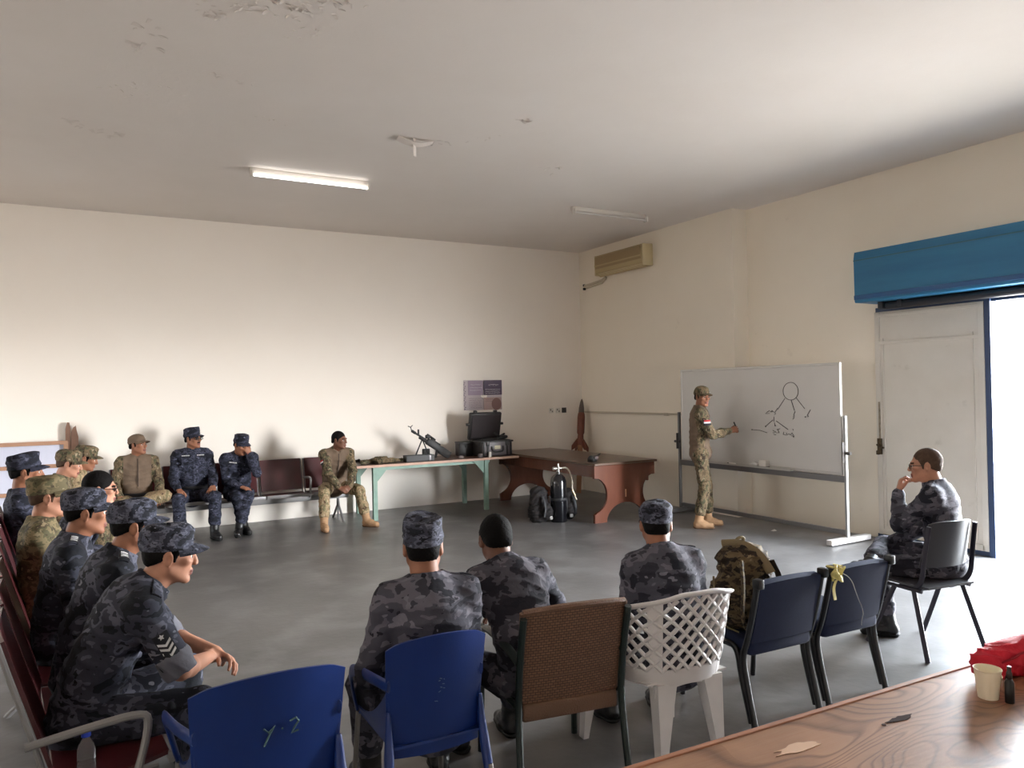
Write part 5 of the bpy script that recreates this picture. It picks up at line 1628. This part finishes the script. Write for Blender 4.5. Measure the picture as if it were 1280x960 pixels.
bx_ = thing('flat_box', 'low open black box at the front edge of the long table', 'box', (4.20, 10.18, ZT), -3)
b = MB(); b.box((0, 0, .006), (.42, .16, .012))
for (x, y, w_, d_) in ((0, -.076, .42, .008), (0, .076, .42, .008), (-.206, 0, .008, .16), (.206, 0, .008, .16)): b.box((x, y, .045), (w_, d_, .09), bev=.002)
b.build('tray', CASE, bx_, 0)
b = MB(); b.box((.14, -.082, .045), (.028, .006, .075), bev=.002); b.build('clasp', mk('steel_clasp', (120, 116, 118), .4, metal=.6), bx_)
b = MB(); b.box((-.02, 0, .06), (.34, .12, .05), bev=.01); b.build('packing', FOAM, bx_)

F = Field(); F.cap((-.30, .05, .03), (.0, -.02, .04), .030, .042).cap((0, -.02, .04), (.34, .03, .028), .040, .020, k=.03).ell((-.05, -.03, .055), (.13, .10, .045), k=.03).cap((-.10, -.10, .03), (.06, -.12, .05), .028, .03, k=.03).cap((.08, .06, .03), (.30, .10, .02), .022, .016).cap((-.32, -.02, .02), (-.12, .10, .03), .022)
F.clip((0, 0, .001), (0, 0, -1))
sdf_thing('equipment_vest', 'crumpled tan camouflage equipment vest on the end of the long table', 'vest', (3.68, 10.22, ZT), F, .008, TAN, .012, 2.0, part='cloth')
F = Field(); F.cap((-.30, 0, .02), (.25, .03, .025), .016, .02).cap((.0, .02, .03), (.10, .03, .05), .022).cap((-.32, 0, .02), (-.20, -.03, .045), .015)
sdf_thing('pouch_strap', 'black webbing strap lying behind the tan vest on the long table', 'strap', (3.62, 10.52, ZT), F, .007, BELT, .004, 3, part='webbing')
for lb, x, y, c_ in (('small grey pebble-like lump on the long table beside the machine gun butt', 4.86, 10.16, (132, 120, 116)), ('small white bottle cap standing in front of the hard case', 5.30, 10.08, (224, 216, 206)), ('small grey roll on the long table at the hard case corner', 5.16, 10.12, (98, 90, 90))):
    if 'cap' in lb:
        t = thing('bottle_cap', lb, 'cap', (x, y, ZT)); b = MB(); b.lathe([(.0005, 0), (.022, 0), (.023, .004), (.021, .055), (.018, .075), (.0005, .078)], 14); b.build('shell', mk('white_cap', c_, .5), t)
    else:
        nm = 'pebble' if 'pebble' in lb else 'tape_roll'
        t = thing(nm, lb, nm.split('_')[-1], (x, y, ZT)); b = MB()
        if nm == 'pebble': b.lathe([(.0005, 0), (.03, .004), (.038, .018), (.026, .038), (.0005, .044)], 10, sx=1.2)
        else: b.lathe([(.018, 0), (.036, 0), (.038, .004), (.038, .05), (.036, .054), (.018, .054)], 16)
        b.build('body', mk(nm + '_grey', c_, .6), t)
# on the desk
dt = thing('hand_tool', 'small dark power tool lying on the curved desk', 'tool', (5.96, 8.34, .7815), 25)
F = Field(); F.cap((-.09, 0, .045), (.07, .01, .045), .042, .034).cap((.05, 0, .05), (.13, .01, .075), .016, .012).cap((.12, .01, .07), (.17, .01, .088), .010).rbox((-.06, 0, .025), (.05, .05, .025)); P, Q = F.mesh(.007); P[:, 2] = np.maximum(P[:, 2], 0); quads_obj('body', P, Q, BLACK_PL, dt)
b = MB(); b.box((-.03, -.046, .05), (.08, .008, .04), bev=.003); b.build('grey_plate', mk('tool_plate', (96, 88, 90), .4), dt)

# ---------------------------------------------------------------- diving cylinder and packs by the desk
cy = thing('gas_cylinder', 'tall black gas cylinder with hose standing by the curved desk', 'cylinder', (5.50, 8.53, 0))
b = MB(); b.lathe([(.0005, 0), (.10, 0), (.108, .012), (.108, .50), (.104, .54), (.088, .585), (.06, .615), (.03, .63), (.028, .66), (.0005, .66)], 32); b.build('tank', mk('black_gloss_enamel', (16, 16, 20), .18, coat=.4), cy)
b = MB(); b.tube([(0, 0, .65), (0, 0, .73)], .022, 12); b.tube([(-.045, 0, .705), (.05, 0, .705)], .014, 10); b.tube([(-.075, 0, .705), (-.045, 0, .705)], .024, 12); b.tube([(0, 0, .73), (0, 0, .765)], .013, 10); b.build('valve', mk('chrome_valve', (170, 166, 160), .25, metal=.9), cy)
b = MB(); b.tube(smooth_path([(.05, 0, .705), (.13, -.02, .71), (.17, -.05, .62), (.17, -.08, .50), (.155, -.09, .42), (.19, -.10, .34), (.22, -.10, .28)], 3), .010, 8); b.build('hose', mk('pale_hose', (176, 166, 150), .5), cy)
b = MB(); b.tube([(.155, -.09, .42), (.19, -.10, .34)], .018, 10); b.build('regulator', mk('regulator_brass', (150, 132, 106), .35, metal=.7), cy)
b = MB(); b.tube([(.109 * math.cos(a), .109 * math.sin(a), .30) for a in [2 * math.pi * i / 32 for i in range(32)]], .012, 6, True, flat=(1.6, .4)); b.build('cylinder_band', BELT, cy)
PACK = camo('dark_pack_cloth', [(26, 24, 24), (40, 36, 36), (32, 29, 30), (22, 21, 21), (52, 48, 46)], [0, .42, .52, .6, .7], 14)
def pack(label, loc, rz, w, d, h):
    t = thing('dive_pack', label, 'bag', loc, rz, 'dark packs beside the cylinder')
    F = Field(); F.cap((0, 0, d), (0, 0, h - d * .8), w, w * .8, ax=(0, 1, 0), s=w / d).cap((0, -d * .9, h * .32), (0, -d * .8, h * .45), w * .6, w * .5, k=.04).ell((0, 0, h * .88), (w * .7, d * .9, h * .14), k=.04)
    F.clip((0, 0, .001), (0, 0, -1)); P, Q = F.mesh(.010); P = P + vnormals(P, Q) * (folds(P, w * 9, 1.6) * .012)[:, None]; P[:, 2] = np.maximum(P[:, 2], 0)
    quads_obj('bag', P, Q, PACK, t)
    for s in (-1, 1):
        b = MB(); b.tube(smooth_path([(s * w * .4, -d * 1.05, h * .8), (s * w * .5, -d * 1.5, h * .5), (s * w * .55, -d * 1.3, h * .2)], 2), .018, 6, flat=(1, .35)); b.build('strap', BELT, t)
    b = MB(); b.box((0, -d * 1.55, h * .16), (.05, .02, .045), bev=.006); b.build('buckle', mk('pale_buckle', (150, 146, 142), .4), t)
    return t
pack('dark bulky equipment pack against the gas cylinder on its wall side', (5.27, 8.66, 0), 20, .17, .13, .44)
pack('dark slim equipment pack between the gas cylinder and the desk panel', (5.72, 8.66, 0), -15, .13, .11, .40)

# ---------------------------------------------------------------- finned rocket leaning in the corner
rk = bpy.data.objects.new('finned_rocket', None); link(rk); tag(rk, 'rust-brown finned rocket leaning in the corner of the room', 'rocket')
rk.location = (7.20, 10.55, .02)
dv = Vector((.27, .24, 1.55)); rk.rotation_mode = 'QUATERNION'; rk.rotation_quaternion = dv.normalized().to_track_quat('Z', 'Y')
RUST = mk('rust_brown_paint', (112, 58, 40), .5, var=(10, .2)); RTIP = mk('rocket_tip_grey', (84, 72, 64), .5); WDN = mk('pale_wood_boom', (150, 104, 72), .6, var=(10, .15))
b = MB(); b.lathe([(.0005, .97), (.045, .97), (.062, 1.02), (.064, 1.28), (.058, 1.34), (.05, 1.36), (.0005, 1.36)], 20); b.build('warhead_body', RUST, rk)
b = MB(); b.lathe([(.0005, 1.36), (.05, 1.36), (.044, 1.45), (.026, 1.55), (.008, 1.60), (.0005, 1.60)], 20); b.build('nose_cone', RTIP, rk)
b = MB(); b.lathe([(.0005, .80), (.05, .80), (.055, .84), (.05, .97), (.0005, .97)], 20); b.build('motor_tube', RUST, rk)
b = MB(); b.lathe([(.0005, 0), (.042, 0), (.045, .8), (.0005, .8)], 16); b.build('tail_boom', WDN, rk)
for i in range(4):
    b = MB(); b.prism([(.045, .93), (.075, .90), (.165, .78), (.165, .70), (.13, .72), (.045, .80)], .014, Matrix.Rotation(R(45 + 90 * i), 4, 'Z') @ T(0, .007, 0, rx=90)); b.build('fin', RUST, rk, 0)

# ---------------------------------------------------------------- timber frame with pale sheets
TIM = mk('pale_timber', (168, 128, 102), .7, var=(5, .15), bump=(30, .2)); TIMD = mk('weathered_timber', (118, 88, 72), .8, var=(5, .2), bump=(30, .3)); SHEET = mk('bluish_white_sheet', (198, 200, 216), .6, bump=(8, .2, .03))
fr = thing('display_board', 'timber frame holding bluish white sheets against the cream wall', 'frame', (-.85, 10.86, 0))
for z, nm in ((1.22, 'top_rail'), (.94, 'middle_rail'), (.62, 'bottom_rail')):
    b = MB(); b.box((0, -.0, z), (1.40, .04, .045), bev=.004); b.build(nm, TIM, fr, 0)
for x in (-.68, .68): 
    b = MB(); b.box((x, .0, .62), (.05, .038, 1.22), bev=.004); b.build('stile', TIM, fr, 0)
b = MB(); b.sheet(lambda u, v: (-.66 + 1.32 * u, .025 + .006 * math.sin(u * 11 + v * 3), .10 + 1.12 * v), 16, 10, .004); b.build('pale_sheet', SHEET, fr, 0)
pp = thing('timber_post', 'pair of weathered timber planks standing upright at the end of the frame', 'plank', (-.12, 10.91, 0))
b = MB(); b.prism([(-.06, 0), (.0, 0), (.0, 1.40), (-.01, 1.46), (-.035, 1.465), (-.055, 1.38)], .04, T(0, .02, 0, rx=90)); b.build('plank', TIMD, pp, 0)
b = MB(); b.prism([(.005, 0), (.085, 0), (.085, 1.28), (.065, 1.37), (.06, 1.42), (.03, 1.40), (.005, 1.34)], .04, T(0, .01, 0, rx=90)); b.build('plank', TIMD, pp, 0)

# ---------------------------------------------------------------- camouflage backpack on the chair
bp_ = thing('camouflage_backpack', 'tan camouflage backpack standing on the navy upholstered chair', 'backpack', (3.12, 3.00, .452), -5)
F = Field()
F.cap((0, 0, .13), (0, 0, .36), .165, .15, ax=(0, 1, 0), s=1.25).ell((0, .02, .43), (.145, .115, .075), k=.05).cap((0, -.09, .15), (0, -.08, .24), .10, .09, k=.03).ell((.10, .05, .42), (.06, .06, .06), k=.03).cap((-.15, .02, .12), (-.145, .02, .26), .055, k=.02).cap((.15, .02, .12), (.145, .02, .26), .055, k=.02)
F.clip((0, 0, .002), (0, 0, -1)); P, Q = F.mesh(.008); P = P + vnormals(P, Q) * (folds(P, 2.0, 1.8) * .013)[:, None]; P[:, 2] = np.maximum(P[:, 2], 0)
quads_obj('bag', P, Q, OLIVE, bp_); bp_.scale = (1, 1, .86)
OLS = mk('khaki_webbing', (122, 108, 80), .8, bump=(90, .3)); DKB = mk('dark_brown_mesh', (44, 34, 28), .9, bump=(90, .4))
b = MB(); b.tube(smooth_path([(-.06, .10, .50), (-.03, -.02, .525), (.02, -.10, .47), (.05, -.15, .36)], 2), .022, 8, flat=(1.2, .4)); b.build('lid_strap', OLS, bp_)
b = MB(); b.tube(smooth_path([(-.12, -.12, .44), (-.17, -.19, .30), (-.17, -.17, .12), (-.10, -.13, .03)], 2), .026, 8, flat=(1.2, .4)); b.build('shoulder_strap', OLIVE, bp_)
b = MB(); b.tube(smooth_path([(.10, -.10, .42), (.13, -.14, .30), (.12, -.13, .12), (.08, -.11, .03)], 2), .020, 8, flat=(.4, 1.1)); b.build('shoulder_strap', DKB, bp_)
b = MB(); b.tube(smooth_path([(-.19, .02, .33), (-.215, -.01, .2), (-.20, -.04, .05), (-.13, -.10, .01)], 2), .006, 6); b.build('side_cord', OLS, bp_)
b = MB(); b.tube(smooth_path([(-.03, .04, .505), (-.02, .02, .55), (.02, .02, .55), (.03, .04, .505)], 2), .010, 8); b.build('grab_loop', OLS, bp_)

# water bottle under the bench arm
wbt = thing('water_bottle', 'clear water bottle with blue cap standing by the grey armrest of the maroon seats', 'bottle', (.0, 3.085, .424))
PET = mk('clear_plastic', (232, 238, 242), .08, trans=.9, ior=1.2)
b = MB(); b.lathe([(.0005, 0), (.026, 0), (.029, .006), (.029, .05), (.027, .055), (.029, .06), (.029, .095), (.025, .115), (.013, .135), (.0125, .145), (.0005, .145)], 20); b.build('body', PET, wbt)
b = MB(); b.lathe([(.0005, .143), (.0155, .143), (.0155, .162), (.0140, .164), (.0005, .164)], 16); b.build('cap', mk('blue_cap', (40, 70, 190), .4), wbt)
for lb, x, y in (('scrap of white paper on the floor under the whiteboard', 7.22, 6.45), ('tiny white scrap on the open concrete floor', 2.45, 4.55)):
    b = MB(); b.sheet(lambda u, v: (-.03 + .06 * u, -.02 + .04 * v, .004 + .012 * u * v), 4, 4, .002); o = b.build('paper_scrap', mk('scrap_white', (214, 210, 204), .7), None, 0); o.location = (x, y, 0); tag(o, lb, 'paper')
# ---------------------------------------------------------------- the people
near = (.0052, .0085); mid = (.006, .010); far = (.0072, .011)
# row in profile
person('soldier in grey-blue camouflage and cap with white chevrons on a rolled sleeve, leaning forward', (.32, 3.53), -88, lean=29, slouch=1.35, hyaw=-4, hpitch=-8, jacket=NAVY, cap='soft', capmat=NAVYC, skin=SKIN_L,
       rh=(.02, .48, .63), lh=(-.06, .52, .62), rpole=(.9, -.2, -.5), lpole=(-.9, -.2, -.5), sleeve='rolled', extras={'chevrons': 1}, vs=near, sd=1.0, rhd=(-.75, .55, -.2), lhd=(.75, .5, -.2), rpn=(-.3, -.6, -.8), lpn=(.3, -.6, -.8), rf=(.17, .40, 0), lf=(-.17, .42, 0), fold=1.15)
person('soldier in dark camouflage and blue-grey cap with white shoulder bars, next to the chevron sleeve', (.22, 4.10), -88, lean=19, slouch=1.3, hyaw=0, hpitch=-6, jacket=NAVY, cap='soft', capmat=NAVYC, skin=SKIN_M, extras={'slides': 3}, vs=mid, sd=2.0)
person('soldier in dark camouflage and rounded cap, shoulder bars beside his black hair, third in row', (.02, 4.66), -92, lean=10, seat=.395, slouch=1.3, hyaw=4, hpitch=-4, jacket=NAVY, cap='soft', capmat=NAVYC, skin=SKIN_M, extras={'slides': 3}, vs=mid, sd=3.1)
person('fair soldier in tan camouflage jacket and matching soft cap in the profile row', (-.17, 5.36), -90, lean=1, seat=.40, hyaw=0, hpitch=-3, jacket=FADED, trousers=FADED, cap='soft', capmat=FADED, skin=SKIN_L, vs=mid, sd=4.2, hairmat=HAIR_G)
person('bareheaded black-haired man with dark spectacles in the profile row', (.11, 6.02), -90, lean=22, hyaw=-4, hpitch=-4, jacket=NAVY, glasses=True, skin=SKIN_L, vs=mid, sd=5.1, hair='full')
person('man in navy uniform and flat-topped navy cap before the pale sheets', (-.36, 6.72), -90, seat=.43, lean=-6, size=1.03, hyaw=0, hpitch=-2, jacket=NAVYB, cap='patrol', skin=SKIN_M, vs=mid, sd=6.0)
person('soldier with tan camouflage cap, partly hiding another tan cap behind him', (-.10, 8.15), -90, lean=12, hyaw=-6, hpitch=-14, jacket=TAN, trousers=TAN, cap='soft', skin=SKIN_L, vs=far, sd=7.3, hairmat=HAIR_G)
person('soldier with camouflage cap half hidden behind the other tan capped man', (.04, 8.86), -90, lean=14, hyaw=-6, hpitch=-16, jacket=TANP, trousers=TANP, cap='soft', capmat=TAN, skin=SKIN_M, vs=far, sd=8.4)
# row along the back wall
person('man in plain brown shirt with camouflage sleeves and tan peaked cap, ankle over knee', (.60, 10.36), 180, lean=3, hyaw=48, hpitch=4, jacket=TAN, vest=COYOTE, trousers=TANP, cap='peaked', capmat=COYOTE, skin=SKIN_M, boots='tan', vs=far, sd=9,
       rf=(.20, .42, 0), lf=(.12, .34, .36), ltip=0, lfyaw=-70, kpole={-1: (-1, .5, .35)}, rh=(.20, .22, .58), lh=(-.22, .28, .57), epaul=False, extras={'zip': 1}, belt=True)
person('navy camouflage man with spectacles and cap sitting upright, hands on his thighs', (1.235, 10.44), 180, seat=.43, lean=-3, size=1.03, hyaw=40, hpitch=2, jacket=NAVYB, trousers=NAVYB, cap='patrol', skin=SKIN_M, glasses=True, vs=far, sd=10,
       rh=(.20, .30, .62), lh=(-.20, .29, .63), rhd=(-.2, .9, -.35), lhd=(.2, .9, -.3), rpn=(0, -.35, -1), lpn=(0, -.35, -1), rf=(.20, .50, 0), lf=(-.18, .50, 0), extras={'tapes': (1, -1)}, belt=True, beard='moustache')
person('navy camouflage man resting his lowered face on one hand, ankles crossed', (1.78, 10.22), 180, lean=20, slouch=1.4, hyaw=24, hpitch=-18, jacket=NAVYB, trousers=NAVYB, cap='patrol', skin=SKIN_M, vs=far, sd=11,
       lh=(-.10, .345, 1.00), lpole=(-.30, .25, -1), lhd=(.45, .05, .9), lpn=(.2, -1, .1), rh=(.02, .36, .60), rhd=(-.75, .6, -.3), rf=(-.02, .36, 0), lf=(.07, .47, 0), rfyaw=10, lfyaw=-15, extras={'tapes': (1,)})
person('bareheaded man in brown shirt and tan camouflage, leaning on his knees with clasped hands', (3.0, 10.02), 180, lean=20, slouch=1.3, hyaw=42, hpitch=-2, jacket=TAN, vest=COYOTE, trousers=TANP, skin=SKIN_D, boots='tan', vs=far, sd=12, hair='short',
       rh=(.075, .47, .53), lh=(-.075, .47, .53), rhd=(-.7, .5, -.35), lhd=(.7, .5, -.3), rpn=(-.5, -.5, -.5), lpn=(.5, -.5, -.5), rpole=(.9, .1, -.4), lpole=(-.9, .1, -.4), rf=(.30, .56, 0), lf=(-.26, .58, 0), lfyaw=38, rfyaw=-6, extras={'flag': 1, 'zip': 1}, epaul=False, rcurl=(35, 45, 30), lcurl=(35, 45, 30))
# men seen from behind
person('soldier in flat camouflage cap seen from behind on a blue plastic chair', (1.245, 2.99), -4, seat=.365, lean=10, slouch=1.2, size=.97, hyaw=-18, hpitch=-2, jacket=GREYC, trousers=GREYC, cap='patrol', capmat=NAVYC, skin=SKIN_M, vs=near, sd=13, lpole=(-.50, -.5, -.6), lh=(-.15, .27, .56), lf=(-.16, .42, 0), rf=(.16, .42, 0))
person('bareheaded soldier with cropped black hair leaning forward on the woven chair', (1.75, 3.29), 4, seat=.375, lean=29, slouch=1.3, size=.96, hyaw=-17, hpitch=-14, jacket=GREYC, trousers=GREYC, skin=SKIN_D, vs=near, sd=14, hair='full', lh=(-.17, .46, .62), rh=(.17, .46, .62), rpole=(.9, -.2, -.4), lpole=(-.35, -.4, -.6))
person('soldier in soft blue-grey cap seen from behind on the white lattice chair', (2.53, 3.02), -10, seat=.36, lean=16, slouch=1.3, size=.94, hyaw=-26, hpitch=-4, jacket=GREYC, trousers=GREYC, cap='soft', capmat=NAVYC, skin=SKIN_M, vs=near, sd=15, shrug=-.005)
person('man with spectacles and greying cropped hair in grey camouflage, hand at his chin', (5.07, 3.19), 20, seat=.435, lean=7, slouch=1.5, hyaw=12, hpitch=-4, jacket=GREYC, trousers=GREYC, skin=SKIN_L, vs=near, sd=16, hair='crop', hairmat=HAIR_G, glasses=True, size=.98,
       lh=(-.06, .285, .985), lpole=(-.35, .5, -1), lhd=(.22, -.15, .95), lpn=(.4, -.9, .1), rh=(.02, .36, .62), lf=(-.16, .34, 0), rf=(-.36, .40, .44), rtip=20, rfyaw=70, kpole={-1: (-.3, .9, .8), 1: (.9, 1, .3)}, lfyaw=20, lcurl=(45, 60, 40))
# instructor
ins, arms_i, _l, _b = person('instructor in tan camouflage with flag patch and marker pen, standing at the whiteboard', (6.735, 7.10), -126, lean=1, stand=True, size=1.01, hyaw=-60, hpitch=-4, jacket=TAN, vest=COYOTE, trousers=TAN, cap='peaked', capmat=TAN, skin=SKIN_M, boots='tan', vs=far, sd=17,
       rh=(.10, .36, 1.20), rpole=(.5, -.7, -.6), rhd=(-.25, .95, .2), rpn=(-.8, -.2, -.3), lh=(-.20, .04, .82), lpole=(-.5, -.9, -.1), rf=(.10, -.04, 0), lf=(-.10, .10, 0), rfyaw=-8, lfyaw=-4, extras={'flag': 1, 'zip': 1}, epaul=False, rcurl=(40, 50, 30))
hw_ = Matrix.Translation(ins.location) @ Matrix.Rotation(ins.rotation_euler.z, 4, 'Z') @ Vector(arms_i[1][2] + nrm(V(-.25, .95, .2)) * .10 + V(-.035, 0, 0))
mp_ = thing('marker_pen', 'dark marker pen held in the hand of the instructor', 'pen', hw_)
b = MB(); b.tube([(-.03, .02, .085), (.0, .0, .0), (.01, -.005, -.02)], .0085, 10); b.build('barrel', BLACK_PL, mp_)
b = MB(); b.tube([(.01, -.005, -.02), (.018, -.01, -.04)], .006, 8); b.build('tip', mk('pen_tip_grey', (90, 90, 90), .5), mp_)

# ---------------------------------------------------------------- camera
cam = bpy.data.cameras.new('camera'); co = bpy.data.objects.new('camera', cam); link(co)
cam.sensor_fit = 'HORIZONTAL'; cam.sensor_width = 36; cam.lens = 952.975 / 1280 * 36; cam.clip_start = .05; cam.clip_end = 200
yaw, pitch, roll = 0.51465475, 0.00845068, 0.01978571
f_ = Vector((math.sin(yaw) * math.cos(pitch), math.cos(yaw) * math.cos(pitch), math.sin(pitch)))
r_ = Vector((math.cos(yaw), -math.sin(yaw), 0)); u_ = r_.cross(f_)
r2 = r_ * math.cos(roll) - u_ * math.sin(roll); u2 = u_ * math.cos(roll) + r_ * math.sin(roll)
M = Matrix((r2, u2, -f_)).transposed().to_4x4(); M.translation = (0, 0, 1.75)
co.matrix_world = M
SC.camera = co
vs_ = SC.view_settings
SC.display_settings.display_device = 'sRGB'
vs_.view_transform = 'Standard'; vs_.look = 'None'; vs_.gamma = 1; vs_.exposure = EXPO; vs_.use_curve_mapping = False
SC.cycles.max_bounces = 10; SC.cycles.diffuse_bounces = 7; SC.cycles.glossy_bounces = 3; SC.cycles.transmission_bounces = 6
SC.cycles.sample_clamp_indirect = 8.0; SC.cycles.caustics_reflective = False; SC.cycles.caustics_refractive = False
SC.cycles.use_denoising = True
